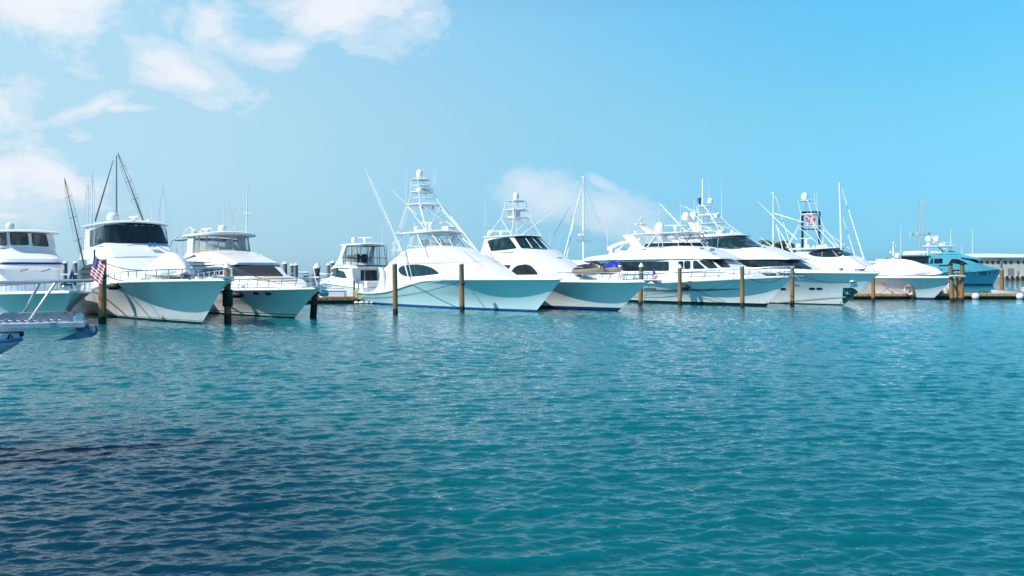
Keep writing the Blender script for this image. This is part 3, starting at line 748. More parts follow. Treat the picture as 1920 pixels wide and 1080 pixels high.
mb = MB(); mb.box((-1.4, .2, 2.5), (.55, .5, .06), ry=.1); mb.box((1.9, -.3, 1.95), (.5, .3, .12)); mb.box((-4.2, -1.5, 1.9), (.45, .45, .3)); mb.build('deck_hatch', M['lgrey'], b.root)
for v in np.linspace(0, 1, 2):
    b.tube('grab_rail', [b.at(*k1('c3', 410 + 200 * v, 530 - 4 * v), -1.2 + 2 * v), b.at(*k1('c3', 470 + 150 * v, 528), -.6 + 2 * v)], .02, M['steel'])

# ================= boat 5: big convertible with tuna tower and aqua hull
b = B5 = Boat('tower_sportfisher', 1.68, 61.15, -52, 'sportfishing boat with pale aqua hull, almond-shaped black window and tall white tuna tower', 'fishing boat')
b.hull(23.2, 2.75, 2.84, [(-23.2, 1.0), (-20.2, .97), (-17.5, 1.1), (-15, 1.42), (-12.7, 1.85), (-10.4, 2.15), (-7, 2.28), (-3, 2.32), (2.84, 2.38)],
       hull_mat('aqua_hull_paint', (.62, .84, .83), (.01, .02, .05), .05, [(.05, .17, (.03, .12, .42)), (.17, .21, (.75, .8, .8))], stain=.1), flare=1.5, wlf=.80, stemp=1.0, knuckle=.03)
WHT = M['white']
b.xloft('deckhouse', [(-17.9, 1.0, 3.3, 2.5, 2.2, .3), (-17.0, 1.1, 3.75, 2.5, 2.2, .3), (-16.0, 1.2, 4.3, 2.52, 2.05, .35), (-15.0, 1.4, 4.75, 2.52, 1.95, .4), (-14, 1.6, 4.86, 2.5, 1.9, .4), (-11.4, 2.0, 4.88, 2.42, 1.8, .4), (-10.0, 2.1, 4.78, 2.3, 1.7, .35), (-8.4, 2.15, 4.40, 2.15, 1.6, .3), (-6.1, 2.2, 3.7, 1.9, 1.4, .25), (-3.6, 2.25, 2.75, 1.45, 1.05, .15), (-2.6, 2.25, 2.4, 1.2, .9, .05)], WHT, crown=.12)
b.patch('salon_window', K('c5', (304, 722), (310, 705), (330, 692), (370, 685), (430, 683), (480, 691), (520, 704), (548, 722), (571, 742), (520, 748), (440, 757), (380, 760), (345, 757), (320, 745)), M['glass'], mirror=True, off=.025)
b.patch('crease_line', K('c5', (330, 672), (460, 676), (520, 677), (600, 670), (720, 664), (850, 661), (850, 664), (720, 668), (600, 674), (520, 681), (460, 680), (330, 676)), M['lgrey'], off=.012, mirror=True)
b.patch('crease_line', K('c5', (720, 590), (722, 588), (780, 630), (895, 735), (888, 736), (770, 632)), M['lgrey'], off=.012)
mb = MB()
for sg in (-1, 1): mb.prism([(-20.5, .95), (-18, .95), (-17.2, 1.1), (-17.4, 2.6), (-17.7, 3.2), (-18.3, 3.25), (-18.0, 2.6), (-18.3, 1.7), (-19.0, 1.25)], sg * 2.42, sg * 2.56)
mb.build('cockpit_wing', WHT, b.root)
b.zloft('hardtop', [(6.0, -16.5, -11.3, 1.95, 1.5), (6.07, -16.6, -11.15, 2.05, 1.5), (6.16, -16.3, -11.4, 1.9, 1.5)], WHT, pw=2.6, crown=.16, solid=False)
enclosure(b, 4.95, 6.0, [(-14.2, -1.85), (-12.8, -1.8), (-11.6, -1.4), (-10.9, -.8), (-10.6, 0)], [(-14.2, -1.8), (-13.0, -1.75), (-12.1, -1.4), (-11.6, -.8), (-11.4, 0)], M['clear'], M['alu'], .028)
mb = MB()
for sg in (-1, 1):
    mb.tube([(-16.2, 1.8 * sg, 6.0), (-16.5, 2.1 * sg, 4.3)], .05, 6); mb.tube([(-15.6, 1.8 * sg, 6.0), (-15.7, 2.1 * sg, 4.7)], .05, 6)
    mb.tube([(-13.2, 1.9 * sg, 6.0), (-14.3, 2.15 * sg, 4.7)], .045, 6); mb.tube([(-13.0, 1.9 * sg, 6.0), (-11.2, 2.2 * sg, 4.3)], .045, 6)
    mb.tube([(-11.8, 1.3 * sg, 6.0), (-9.6, 1.6 * sg, 4.72)], .04, 6)
mb.build('hardtop_leg', M['alu'], b.root)
mb = MB(); mb.box((-12.6, 0, 5.0), (.8, 1.8, .55)); mb.box((-13.6, .7, 5.1), (.5, .6, .9)); mb.box((-13.6, -.7, 5.1), (.5, .6, .9)); mb.build('helm_station', M['lgrey'], b.root)
b.tower([(8.5, -14.95, 1.15, 1.15, .16), (9.62, -15.25, .72, .8, .14), (10.72, -15.45, .62, .72, .1)], (6.1, -16.2, -11.7, 1.75))
mb = MB()   # belly rails, seat and control pod of the tower
for (z, xc, hl, hw) in ((9.15, -15.1, 1.0, .95), (10.25, -15.35, .7, .7)):
    q = [(xc + hl * math.cos(a), hw * math.sin(a), z) for a in np.linspace(-2.2, 2.2, 14)]; mb.tube(q, .03, 5)
mb.tube([(-11.9, -1.6, 6.1), (-14.3, -.9, 8.5)], .03, 5); mb.tube([(-11.5, 1.6, 6.1), (-14.1, .9, 8.5)], .035, 5)
mb.build('tower_rail', M['alu'], b.root)
MB().loft([[(-15.5, y * .4, 9.8) for y in (-1, 1)] + [(-14.7, y * .5, 9.8) for y in (1, -1)], [(-15.8, y * .5, 10.15) for y in (-1, 1)] + [(-14.4, y * .6, 10.05) for y in (1, -1)]]).build('control_pod', WHT, b.root)
b.dome(-15.55, -.05, 10.85, .32, .8, 'satellite_dome'); b.dome(-14.7, -.9, 6.25, .2, .45); b.radar(-14.2, .2, 6.3, 2.0, .85, .6); b.radar(-15.4, 0, 9.95, 1.6, .85, .2)
mb = MB(); mb.box((-12.3, .8, 6.45), (.9, .9, .42)); mb.box((-13.6, -.6, 6.3), (1.6, 1.0, .16)); mb.build('roof_box', WHT, b.root)
for s_, (bu, bv, tu, tv), y0, y1 in ((-1, (325, 590, 85, 50), -2.5, -3.6),): b.outrigger(b.at(*k1('c5', bu, bv), y0), b.at(*k1('c5', tu, tv), y1), .055, brace=b.at(*k1('c5', 372, 780), -2.6))
b.tube('outrigger_strut', [b.at(*k1('c5', 325, 590), -2.5), b.at(*k1('c5', 372, 780), -2.65)], [.04, .03], M['alu'])
b.tube('outrigger_strut', [b.at(*k1('c5', 372, 683), -2.6), b.at(*k1('c5', 390, 760), -2.6)], [.03, .03], M['alu'])
b.outrigger(b.at(*k1('c5', 840, 622), 1.9), b.at(*k1('c5', 600, 308), 2.2), .06, spread=False)
b.outrigger(b.at(*k1('c5', 648, 582), .3), b.at(*k1('c5', 255, 190), -.3), .035, spread=False)
mb = MB(); q = lambda u, v, y: b.at(*k1('c5', u, v), y)
mb.tube([q(262, 640, -2.4), q(268, 545, -2.4), q(300, 520, -2.4), q(318, 590, -2.4)], .03, 5); mb.tube([q(255, 592, -2.4), q(320, 590, -2.4)], .03, 5); mb.tube([q(285, 480, -2), q(262, 640, -2.4)], .03, 5); mb.tube([q(258, 545, -2.4), q(300, 532, -2.4)], .03, 5)
mb.build('cockpit_ladder', M['alu'], b.root)
for u, v0, v1, y in ((353, 270, 68, -.9), (366, 265, 65, -.7), (467, 118, 28, 0), (534, 160, 84, .8), (549, 160, 84, .8), (407, 450, 405, -.9)): b.whip_px(*k1('c5', u, v0), k1('c5', 0, v1)[1], y, r=.03)
for u, v0, v1, y in ((353, 68, 0, -.9), (534, 84, 10, .8), (549, 84, 5, .8)): b.whip_px(*k1('c5', u, v0), k1('c5', 0, v1)[1], y, r=.012)
mb = MB()
for sg in (-1, 1): mb.lathe((-14.3, .5 * sg, 8.2), [(.02, .3), (.12, .15), (.14, 0), (.02, -.05)], 8)
mb.build('spotlight', M['lgrey'], b.root)
MB().box((-10.0, -1.2, 4.55), (.1, .1, .1)).box((-2.0, -1.3, 2.42), (.3, .08, .08)).box((-8, -2.55, 2.3), (.2, .06, .08)).build('cleat', M['steel'], b.root)
# bevelled white cap above the aqua topsides
b.toe(-11, h=.12)

# ================= boat 6: enclosed bridge with two jet skis forward
b = B6 = Boat('enclosed_bridge_sportfisher', 7.75, 62.34, -52, 'white enclosed-bridge sportfishing boat with two jet skis carried on its foredeck', 'fishing boat')
b.hull(20, 2.7, 3.07, [(-20, 1.2), (-12, 1.85), (-5.85, 2.15), (0, 2.15), (3.07, 2.19)],
       hull_mat('hull_paint_blue_boot', (.80, .81, .79), (.008, .012, .05), .1, [(.10, .26, (.01, .03, .16))]), flare=2.2)
b.toe(-9, h=.14)
b.xloft('deckhouse', [(-15.2, 1.3, 4.2, 2.4, 2.15, .2), (-14.2, 1.4, 4.6, 2.45, 2.15, .2), (-10, 1.9, 4.72, 2.38, 2.0, .25), (-9.1, 1.95, 4.70, 2.3, 1.92, .25), (-7.6, 2.0, 4.15, 2.15, 1.75, .25), (-4.8, 2.05, 3.0, 1.75, 1.3, .2), (-3.2, 2.05, 2.35, 1.4, 1.0, .08)], WHT, crown=.12)
b.zloft('bridge_cabin', [(4.5, -14.3, -8.75, 2.12, 1.7), (5.72, -14.0, -10.3, 1.88, 1.6)], WHT, pw=2.8)
b.zloft('hardtop', [(5.70, -14.3, -10.15, 1.93, 1.6), (5.76, -14.4, -10.1, 1.97, 1.6), (5.84, -14.2, -10.4, 1.88, 1.6)], WHT, pw=2.8, crown=.1)
b.patch('side_window', K('c6', (124, 512), (150, 502), (215, 492), (270, 489), (318, 556), (315, 562), (230, 570), (148, 577)), M['teal_glass'], mirror=True, off=.03)
b.patch('windshield', K('c6', (303, 487), (350, 482), (420, 487), (455, 490), (530, 569), (440, 561), (350, 560)), M['teal_glass'], off=.03)
for p in (((208, 494), (214, 493), (214, 570), (208, 571)),): b.patch('window_mullion', K('c6', *p), M['black'], off=.045, mirror=True)
for p in (((368, 484), (374, 484), (428, 560), (418, 560)), ((416, 487), (422, 487), (492, 565), (484, 564))): b.patch('window_mullion', K('c6', *p), M['white2'], off=.05)
b.patch('salon_window', K('c6', (186, 681), (240, 674), (280, 674), (244, 733)), M['glass'], mirror=True, off=.02)
b.patch('salon_window', K('c6', (268, 738), (305, 690), (330, 675), (385, 668), (420, 680), (462, 728), (462, 736)), M['glass'], mirror=True, off=.02)
b.tube('side_brace', [b.at(*k1('c6', 125, 578), -2.3), b.at(*k1('c6', 182, 655), -2.4)], .03, M['grey'])
b.tower([(7.35, -12.1, .95, 1.0, .05), (8.0, -12.1, .72, .85, .12), (8.78, -12.1, .6, .75, .07)], (5.8, -14.0, -10.6, 1.6), ladder=False)
MB().box((-12.3, 0, 7.55), (.9, .75, .95)).build('control_pod', M['canvas_w'], b.root)
b.dome(-12.05, 0, 8.85, .26, .7, 'satellite_dome'); b.dome(-14.0, -1.2, 5.85, .3, .55, 'satellite_dome'); b.radar(-12.5, -1.2, 5.9, 1.7, .85, .25)
b.outrigger(b.at(*k1('c6', 350, 470), -.5), b.at(*k1('c6', 605, 285), -1.5), .035, spread=False)
b.outrigger(b.at(*k1('c6', 570, 470), 1.6), b.at(*k1('c6', 685, 268), 2.2), .025, M['grey'], spread=False)
for u, v0, v1, y in ((105, 520, 408, -2.2), (107, 408, 200, -2.2), (248, 462, 338, -1.7), (221, 462, 380, -1.7), (391, 350, 188, -.8), (416, 350, 188, -.6), (499, 300, 195, .6), (527, 300, 190, .7), (310, 470, 215, -1.5), (543, 540, 430, 1.6)): b.whip_px(*k1('c6', u, v0), k1('c6', 0, v1)[1], y, r=.02)
for u, v0, v1, y in ((391, 188, 20, -.8), (416, 188, 40, -.6), (499, 195, 40, .6), (527, 190, 40, .7)): b.whip_px(*k1('c6', u, v0), k1('c6', 0, v1)[1], y, r=.012)
b.horn(-6.9, .3, 3.75); b.rail(-4.3, h=.66, sp=1.1, tipx=3.0, mid=False)
mb = MB(); mb.box((3.2, 0, 2.25), (1.7, .5, .1)); mb.lathe((1.8, 0, 2.2), [(.15, 0), (.12, .12), (.15, .25), (.04, .28)], 10); mb.box((1.3, .5, 2.3), (.3, .5, .2)); mb.build('anchor_windlass', M['steel'], b.root)
mb = MB(); mb.box((4.05, 0, 2.05), (.5, .35, .12), ry=.7); mb.tube([(3.4, 0, 2.2), (4.2, 0, 1.95)], .05, 6); mb.build('anchor', M['steel'], b.root)
fl = b.tube('flag_staff', [(3.3, 0, 2.2), (3.5, 0, 3.1)], .018, M['steel'])
def flag(parent, o, ux, uz, w, h, stars=True, name='flag'):
    """striped cloth hanging in folds: o = top corner at the staff, ux along the stripes, uz down the hoist"""
    mb = MB(); nx, nz = 22, 13; o, ux, uz = Vector(o), Vector(ux), Vector(uz); nrm = ux.cross(uz).normalized()
    P = lambda i, j: o + ux * (w * i / nx) + uz * (h * j / nz) + nrm * (.035 * w * math.sin(i * .75 + j * .25) * min(1, i / 6))
    vs = [P(i, j) for j in range(nz + 1) for i in range(nx + 1)]
    for j in range(nz):
        for i in range(nx):
            mb.cur = 2 if (i < 9 and j < 7) else (0 if j % 2 == 0 else 1)
            a = j * (nx + 1) + i; mb.add([vs[a], vs[a + 1], vs[a + nx + 2], vs[a + nx + 1]], [(0, 1, 2, 3)])
    mb.cur = 1
    if stars:
        for r in range(5):
            for q in range(6):
                for sd in (-1, 1):
                    c = o + ux * (w * (.35 + q * 1.5) / nx) + uz * (h * (.55 + r * 1.38) / nz) + nrm * (.004 * sd + .035 * w * math.sin((.35 + q * 1.5) * .75 + (.55 + r * 1.38) * .25) * min(1, (.35 + q * 1.5) / 6))
                    rr = h * .02; star = [c + ux * (rr * (1 if k % 2 == 0 else .42) * math.cos(k * math.pi / 5)) + uz * (rr * (1 if k % 2 == 0 else .42) * math.sin(k * math.pi / 5)) for k in range(10)]
                    mb.add(star, [tuple(range(10))])
    me_r = M.setdefault('flag_red', mat('flag_red', (.50, .02, .03), .8)); me_w = M.setdefault('flag_white', mat('flag_white', (.78, .78, .78), .8)); me_b = M.setdefault('flag_blue', mat('flag_blue', (.02, .05, .28), .8))
    me = bpy.data.meshes.new(name); me.from_pydata(mb.v, [], mb.f)
    for x in (me_r, me_w, me_b): me.materials.append(x)
    for p_, i in zip(me.polygons, mb.m): p_.material_index = i
    ob = bpy.data.objects.new(name, me); COL.objects.link(ob); ob.parent = parent; return ob
flag(b.root, (3.5, 0, 3.05), (.30, .25, -.75), (-.3, -.2, -.6), .8, .55, False)

# jet skis
def jetski(Bt, x, y, z, rz, hullm, bodym, label, tilt=0.0):
    t = thing('jet_ski', Bt.world((x, y, z)), Bt.a + rz, label, 'jet ski', 'jet skis on the foredeck'); t.rotation_euler.y = tilt
    def lf(name, rows, m):   # rows: x, zb, z mid, zt, half width low/mid/top
        rg = []
        for (xx, zb, zm, zt, wl, wm, wt) in rows: rg.append([(xx, -wl, zb), (xx, -wm, zm), (xx, -wt, zt), (xx, 0, zt + .03), (xx, wt, zt), (xx, wm, zm), (xx, wl, zb), (xx, 0, zb - .06)])
        return MB().loft(rg).build(name, m, t, ang=50)
    lf('hull', [(-1.45, .1, .25, .42, .35, .5, .5), (-.5, .04, .25, .45, .38, .56, .54), (.5, .06, .28, .48, .34, .54, .5), (1.1, .16, .36, .55, .22, .4, .36), (1.55, .36, .5, .62, .05, .14, .1)], hullm)
    lf('body', [(-1.4, .42, .5, .55, .46, .4, .3), (-.7, .44, .56, .6, .48, .36, .22), (-.1, .46, .62, .68, .46, .34, .2), (.35, .48, .78, .96, .44, .36, .22), (.75, .5, .8, .98, .42, .36, .22), (1.15, .55, .72, .82, .34, .28, .16), (1.58, .6, .64, .68, .1, .08, .05)], bodym)
    lf('saddle', [(-1.2, .56, .66, .74, .24, .24, .18), (-.5, .6, .72, .82, .22, .22, .16), (-.1, .62, .74, .80, .2, .2, .14), (.15, .66, .74, .8, .16, .16, .1)], M['black'])
    MB().box((.95, .27, .72), (.9, .05, .16), ry=.25).box((.95, -.27, .72), (.9, .05, .16), ry=.25).box((-.8, 0, .60), (.9, .8, .05)).build('side_panel', M['lgrey'] if bodym is not M['blue'] else M['navy'], t)
    MB().tube([(.42, -.38, 1.08), (.5, -.12, 1.02), (.5, .12, 1.02), (.42, .38, 1.08)], .03, 6).tube([(.55, 0, .9), (.5, 0, 1.04)], .06, 6).build('handlebar', M['black'], t)
    return t
p = B6.at(1106, 512, -.6); jetski(B6, p.x, -.6, 2.62, 0, M['keel_tan'], M['black'], 'grey and black jet ski, the one nearer the cabin on the sportfisher foredeck')
p = B6.at(1140, 512, .55); jetski(B6, p.x, .55, 2.68, R(-4), M['keel_tan'], M['blue'], 'bright blue jet ski, the one nearer the bow on the sportfisher foredeck')
# ================= boat 7: raised flybridge motor yacht
b = B7 = Boat('motor_yacht', 20.89, 70.07, -52, 'long white motor yacht with open flybridge, boat crane aft and dark saloon windows', 'yacht')
b.hull(25, 2.95, 2.5, [(-25, 1.7), (-14, 1.75), (-10.67, 1.81), (-5.3, 2.05), (-0.9, 2.3), (2.5, 2.48)],
       hull_mat('hull_paint_black_boot2', (.80, .81, .81), (.008, .01, .012), .26), flare=1.3, stemp=1.15, knuckle=.05, rubm=M['lgrey'])
b.toe(-25 + .2, h=.1)
b.xloft('deckhouse', [(-22, 1.7, 3.95, 2.75, 2.7, .1), (-8, 1.75, 3.95, 2.8, 2.65, .1), (-5.4, 1.9, 3.95, 2.45, 2.25, .12), (-4.6, 2.0, 3.9, 2.3, 2.1, .12), (-3.0, 2.1, 3.2, 2.0, 1.75, .12), (-1.8, 2.2, 2.85, 1.6, 1.35, .12), (-.6, 2.3, 2.5, 1.2, 1.0, .08)], WHT, smooth=False)
b.xloft('flybridge_coaming', [(-19.2, 3.92, 4.0, 2.7, 2.65, .03), (-18.6, 3.92, 4.22, 2.92, 2.85, .06), (-15.6, 3.94, 4.5, 2.95, 2.8, .12), (-13.6, 3.95, 4.85, 2.95, 2.65, .3), (-12.2, 3.96, 5.1, 2.95, 2.55, .35), (-9, 3.97, 5.15, 2.8, 2.3, .35), (-7, 3.97, 5.1, 2.6, 2.0, .35), (-5.4, 3.97, 4.7, 2.3, 1.75, .25), (-4.0, 3.95, 4.15, 1.95, 1.6, .1), (-3.5, 3.94, 3.99, 1.8, 1.5, .02)], WHT, crown=.06)
b.patch('saloon_window', K('c7', (278, 672), (300, 663), (400, 661), (671, 658), (671, 722), (345, 724), (310, 705)), M['glass'], mirror=True, off=.03, tree=2)
b.patch('side_window', K('c7', (742, 657), (776, 656), (776, 709), (742, 710)), M['glass'], mirror=True, off=.03, tree=2)
b.patch('side_window', K('c7', (785, 655), (827, 653), (827, 708), (785, 709)), M['glass'], mirror=True, off=.03, tree=2)
b.patch('windshield', K('c7', (849, 652), (872, 650), (935, 707), (849, 709)), M['glass'], off=.03, tree=2)
b.patch('windshield', K('c7', (888, 650), (968, 642), (1028, 702), (960, 706)), M['glass'], off=.03, tree=2)
b.patch('windshield', K('c7', (982, 642), (1050, 637), (1118, 698), (1052, 702)), M['glass'], off=.03, tree=2)
enclosure(b, 5.06, 5.44, [(-11.4, -2.42), (-9.2, -2.3), (-7.7, -1.85), (-6.8, -1.05), (-6.4, 0)], [(-11.2, -2.36), (-9.3, -2.22), (-7.95, -1.75), (-7.15, -1.0), (-6.8, 0)], M['glass'], M['alu'], .025, names=('windshield_frame', 'flybridge_windshield'))
b.patch('hull_vent', K('c7', (490, 846), (577, 847), (586, 866), (492, 866)), M['grey'], mirror=True, tree=0)
b.patch('styling_line', K('c7', (440, 864), (700, 868), (1000, 864), (1215, 852), (1215, 856), (1000, 869), (700, 873), (440, 869)), M['grey'], off=.012, mirror=True, tree=0)
# name lettering on the bow bulwark: raised pale letters, too worn to read
mb = MB()
for i in range(8):
    p = b.at(*k1('c7', 882 + i * 18, 762), -2.35)
    y = -max(b.beam(p.x) - .28, .5)
    mb.box((p.x, y, p.z + .08), (.26, .03, .045)); mb.box((p.x - .1, y, p.z), (.06, .03, .2)); mb.box((p.x + (.1 if i % 2 else 0), y, p.z), (.06, .03, .2))
mb.build('bow_lettering', M['lgrey'], b.root, keep=True)
b.zloft('hardtop', [(6.2, -13.4, -7.6, 2.15, 1.3), (6.27, -13.5, -7.4, 2.25, 1.3), (6.36, -13.2, -7.8, 2.05, 1.3)], WHT, pw=3, crown=.1, solid=False)
mb = MB()
for sg in (-1, 1):
    w0, w1 = sg * 2.45, sg * 2.3
    mb.loft([[(-14.2, w1, 6.28), (-13.0, w1, 6.28), (-13.0, w1 - .14 * sg, 6.28), (-14.2, w1 - .14 * sg, 6.28)], [(-13.0, w0, 5.3), (-11.6, w0, 5.2), (-11.6, w0 - .14 * sg, 5.2), (-13.0, w0 - .14 * sg, 5.3)], [(-13.6, w0 + .1 * sg, 4.5), (-11.0, w0 + .1 * sg, 4.95), (-11.0, w0 - .1 * sg, 4.95), (-13.6, w0 - .1 * sg, 4.5)]])
    mb.tube([(-11.0, w0 * .97, 5.05), (-9.9, w1, 6.2)], .08, 6)
    mb.tube([(-7.9, 1.6 * sg, 6.2), (-7.2, 1.5 * sg, 5.4), (-8.6, 1.8 * sg, 6.2)], .06, 6)
mb.build('hardtop_arch', WHT, b.root)
enclosure(b, 5.46, 6.2, [(-11.2, -2.34), (-9.3, -2.2), (-7.95, -1.72), (-7.2, -.98), (-6.9, 0)], [(-11.2, -2.1), (-9.6, -2.05), (-8.6, -1.6), (-8.1, -.9), (-7.9, 0)], M['clear'], M['alu'], .02, names=('curtain_frame', 'clear_curtain'))
mb = MB()     # raked radar mast on the hardtop
mb.loft([[(-12.6, .45, 6.3), (-11.9, .45, 6.3), (-11.9, -.45, 6.3), (-12.6, -.45, 6.3)], [(-14.1, .3, 7.3), (-13.8, .3, 7.3), (-13.8, -.3, 7.3), (-14.1, -.3, 7.3)]])
mb.tube([(-14, 0, 7.25), (-14.1, 0, 8.1)], [.07, .04], 6); mb.box((-14.1, 0, 7.35), (.3, 1.3, .08)); mb.box((-14.0, 0, 7.8), (.2, .5, .06)); mb.build('radar_mast', WHT, b.root)
b.dome(-11.9, .3, 6.42, .42, 1.05, 'satellite_dome'); b.radar(-9.9, .2, 6.42, 2.0, .85, .55); b.dome(-13.4, -1.4, 6.42, .14, .25)
MB().box((-13.6, -.3, 7.15), (.5, .05, .18)).build('burgee', M['orange'], b.root)
mb = MB()     # boat crane
mb.lathe((-17.4, -.6, 4.3), [(.28, 0), (.24, .3), (.22, .8), (.12, .95)], 12)
mb.loft([[(-17.8, -.75, 4.95), (-17.8, -.45, 4.95), (-17.8, -.45, 5.3), (-17.8, -.75, 5.3)], [(-16.2, -.72, 5.45), (-16.2, -.48, 5.45), (-16.2, -.48, 5.72), (-16.2, -.72, 5.72)], [(-13.4, -.68, 5.85), (-13.4, -.52, 5.85), (-13.4, -.52, 6.0), (-13.4, -.68, 6.0)]])
mb.tube([(-17.0, -.6, 4.6), (-15.8, -.6, 5.4)], .06, 6); mb.build('boat_crane', WHT, b.root)
mb = MB(); mb.box((-16.5, -.2, 4.75), (.8, .9, .6)); mb.box((-15.6, .7, 4.7), (1.0, .8, .4)); mb.box((-15.2, -1.2, 4.72), (.5, .4, .35)); mb.build('deck_locker', M['lgrey'], b.root)
b.rail(-14, h=.85, inset=.15, sp=1.3, mid=True, tipx=2.4)
mb = MB(); mb.box((2.4, 0, 2.53), (1.8, .5, .12)); mb.lathe((1.1, 0, 2.5), [(.16, 0), (.12, .12), (.16, .26), (.04, .3)], 10); mb.box((3.1, 0, 2.35), (.5, .4, .14), ry=.6); mb.build('anchor_windlass', M['steel'], b.root)
for u, v0, v1, y, u1 in ((598, 585, 195, -2.5, 598), (227, 560, 405, -1, 229), (371, 525, 405, -1, 372), (568, 450, 375, 0, 569), (755, 440, 250, .3, 754)): b.whip_px(*k1('c7', u, v0), k1('c7', 0, v1)[1], y, k1('c7', u1, 0)[0], r=.028)
b.tube('flybridge_spar', [b.at(*k1('c7', 800, 443), .8), b.at(*k1('c7', 607, 240), .2)], [.07, .04], M['alu'])
b.tube('flag_staff', [b.at(*k1('c7', 445, 400), 0), b.at(*k1('c7', 500, 345), 0)], .012, M['steel'])
for u, v in ((905, 575), (980, 580)): p = b.at(*k1('c7', u, v), -1.2); b.horn(p.x, -1.2, p.z - .05)

# ================= boat 8: enclosed bridge yacht with anchor pocket
b = B8 = Boat('enclosed_bridge_yacht', 28.23, 72.73, -52, 'white yacht with two tiers of black glass and a green anchor pocket in its bow', 'yacht')
b.hull(29, 3.15, 3.28, [(-29, 2.4), (-12, 2.7), (-2, 2.8), (3.28, 2.76)],
       hull_mat('hull_paint_thin_boot', (.80, .81, .81), (.008, .01, .012), .10), flare=1.2, knuckle=.02, rubm=M['white'])
b.toe(-20, h=.1)
b.xloft('deckhouse', [(-24, 2.4, 3.98, 2.75, 2.7, .1), (-9, 2.6, 3.98, 2.8, 2.6, .1), (-6.5, 2.65, 3.98, 2.45, 2.2, .12), (-5.0, 2.65, 3.9, 2.15, 1.9, .12), (-2.8, 2.7, 3.05, 1.55, 1.3, .1), (-2.0, 2.7, 2.8, 1.35, 1.1, .03)], WHT, smooth=False)
b.xloft('upper_coaming', [(-24, 3.95, 4.9, 2.85, 2.6, .2), (-16, 3.97, 5.2, 2.9, 2.55, .25), (-12, 3.97, 5.25, 2.85, 2.45, .25), (-8.3, 3.97, 5.2, 2.6, 1.95, .25), (-6.5, 3.97, 4.75, 2.4, 1.75, .25), (-5.2, 3.95, 4.3, 2.2, 1.6, .15), (-4.2, 3.93, 4.0, 2.0, 1.5, .03)], WHT)
b.zloft('bridge_cabin', [(5.1, -17.5, -8.0, 2.4, 2.4), (6.15, -17.3, -10.6, 2.1, 2.2)], WHT, pw=2.6)
b.zloft('hardtop', [(6.12, -18.2, -10.2, 2.25, 2.2), (6.2, -18.3, -10.1, 2.32, 2.2), (6.42, -18, -11.2, 2.0, 2.2)], WHT, pw=2.6, crown=.12)
b.patch('bridge_window', K('c8', (136, 478), (230, 471), (360, 469), (488, 470), (540, 498), (592, 533), (480, 537), (330, 536), (205, 536), (140, 524)), M['teal_glass'], off=.04)
b.patch('window_mullion', K('c8', (268, 470), (273, 470), (266, 536), (260, 536)), M['grey'], off=.06)
b.patch('side_window', K('c8', (300, 626), (420, 628), (560, 632), (700, 634), (852, 629), (900, 655), (972, 699), (820, 694), (700, 692), (560, 688), (400, 668)), M['glass'], off=.04, tree=2)
mb = MB()      # tiered mast with domes
B8p = lambda u, v, y: b.at(*k1('z8', u, v), y)
m0, m1 = b.at(*k1('c8', 148, 420), 0), b.at(*k1('c8', 152, 28), 0); b.tube('mast', [m0, m0.lerp(m1, .5), m1], [.13, .1, .08], WHT)
MB().box(m1, (.5, .1, .06)).build('mast_light', M['lgrey'], b.root)
for u, v, r, h in ((250, 440, .42, .95), (385, 430, .4, .95)):
    p = B8p(u, v, .3 if u > 300 else -.6); b.dome(p.x, p.y, p.z, r, h, 'satellite_dome')
mb = MB(); q = [B8p(310, 450, -.5), B8p(380, 450, -.5), B8p(500, 640, -.5), B8p(410, 640, -.5)]
mb.prism([(p.x, p.z) for p in q], -.7, -.3); mb.prism([(p.x, p.z) for p in q], .3, .7)
a_, c_ = B8p(210, 445, -.6), B8p(440, 440, .4); mb.tube([a_, c_], .06, 6); mb.build('radar_arch', WHT, b.root)
b.tower([(7.55, -14.0, 1.25, 1.0, .07), (8.35, -14.3, .8, .8, .12), (9.25, -14.9, .55, .7, .06)], (6.45, -16.5, -11.6, 1.7), ladder=False)
MB().tube([B8p(575, 170, 0), B8p(650, 320, 0)], [.05, .16], 6).box(B8p(780, 335, 0), (.8, .6, .45)).tube([B8p(550, 605, -.8), B8p(900, 605, .2)], .06, 6).build('control_pod', WHT, b.root)
p = B8p(690, 125, 0); b.dome(p.x, 0, p.z, .26, .62, 'satellite_dome')
b.outrigger(B8p(690, 595, -.6), B8p(240, 150, -1.2), .05, spread=False); b.outrigger(B8p(640, 330, .2), B8p(130, 140, -.8), .04, spread=False)
b.outrigger(B8p(940, 590, -.6), B8p(640, 330, -.4), .04, spread=False)
b.outrigger(b.at(*k1('c8', 770, 600), 2.0), b.at(*k1('c8', 575, 455), 2.2), .05, spread=False)
b.outrigger(b.at(*k1('c8', 860, 480), 2.8), b.at(*k1('c8', 558, 185), 2.8), .05, spread=False)
b.outrigger(b.at(*k1('c8', 840, 612), 2.6), b.at(*k1('c8', 700, 365), 2.8), .07, spread=False)
rnd = random.Random(3)
for i, (x, y) in enumerate([(-16.4, -.9), (-15.9, .2), (-15.4, 1.0), (-14.8, -1.1), (-13.2, .9), (-12.3, -.8), (-12.0, .6)]):
    b.dome(x, y, 6.5, .13 + .08 * rnd.random(), .3 + .2 * rnd.random())
b.radar(-13.2, -.1, 6.5, 2.2, .85, .5)
for u, v0, v1, y in ((400, 600, 40, -.4), (478, 650, 20, -.6), (668, 450, 25, 0), (895, 430, 40, .9), (150, 600, 100, -2.2)): p = b.whip_px(*k1('z8', u, v0), k1('z8', 0, v1)[1], y, r=.028)
for u, v0, v1, y in ((196, 190, 5, .2), (292, 190, 0, .9)): b.whip_px(*k1('c8', u, v0), k1('c8', 0, v1)[1], y, r=.014)
b.horn(-7.3, -1.0, 4.85)
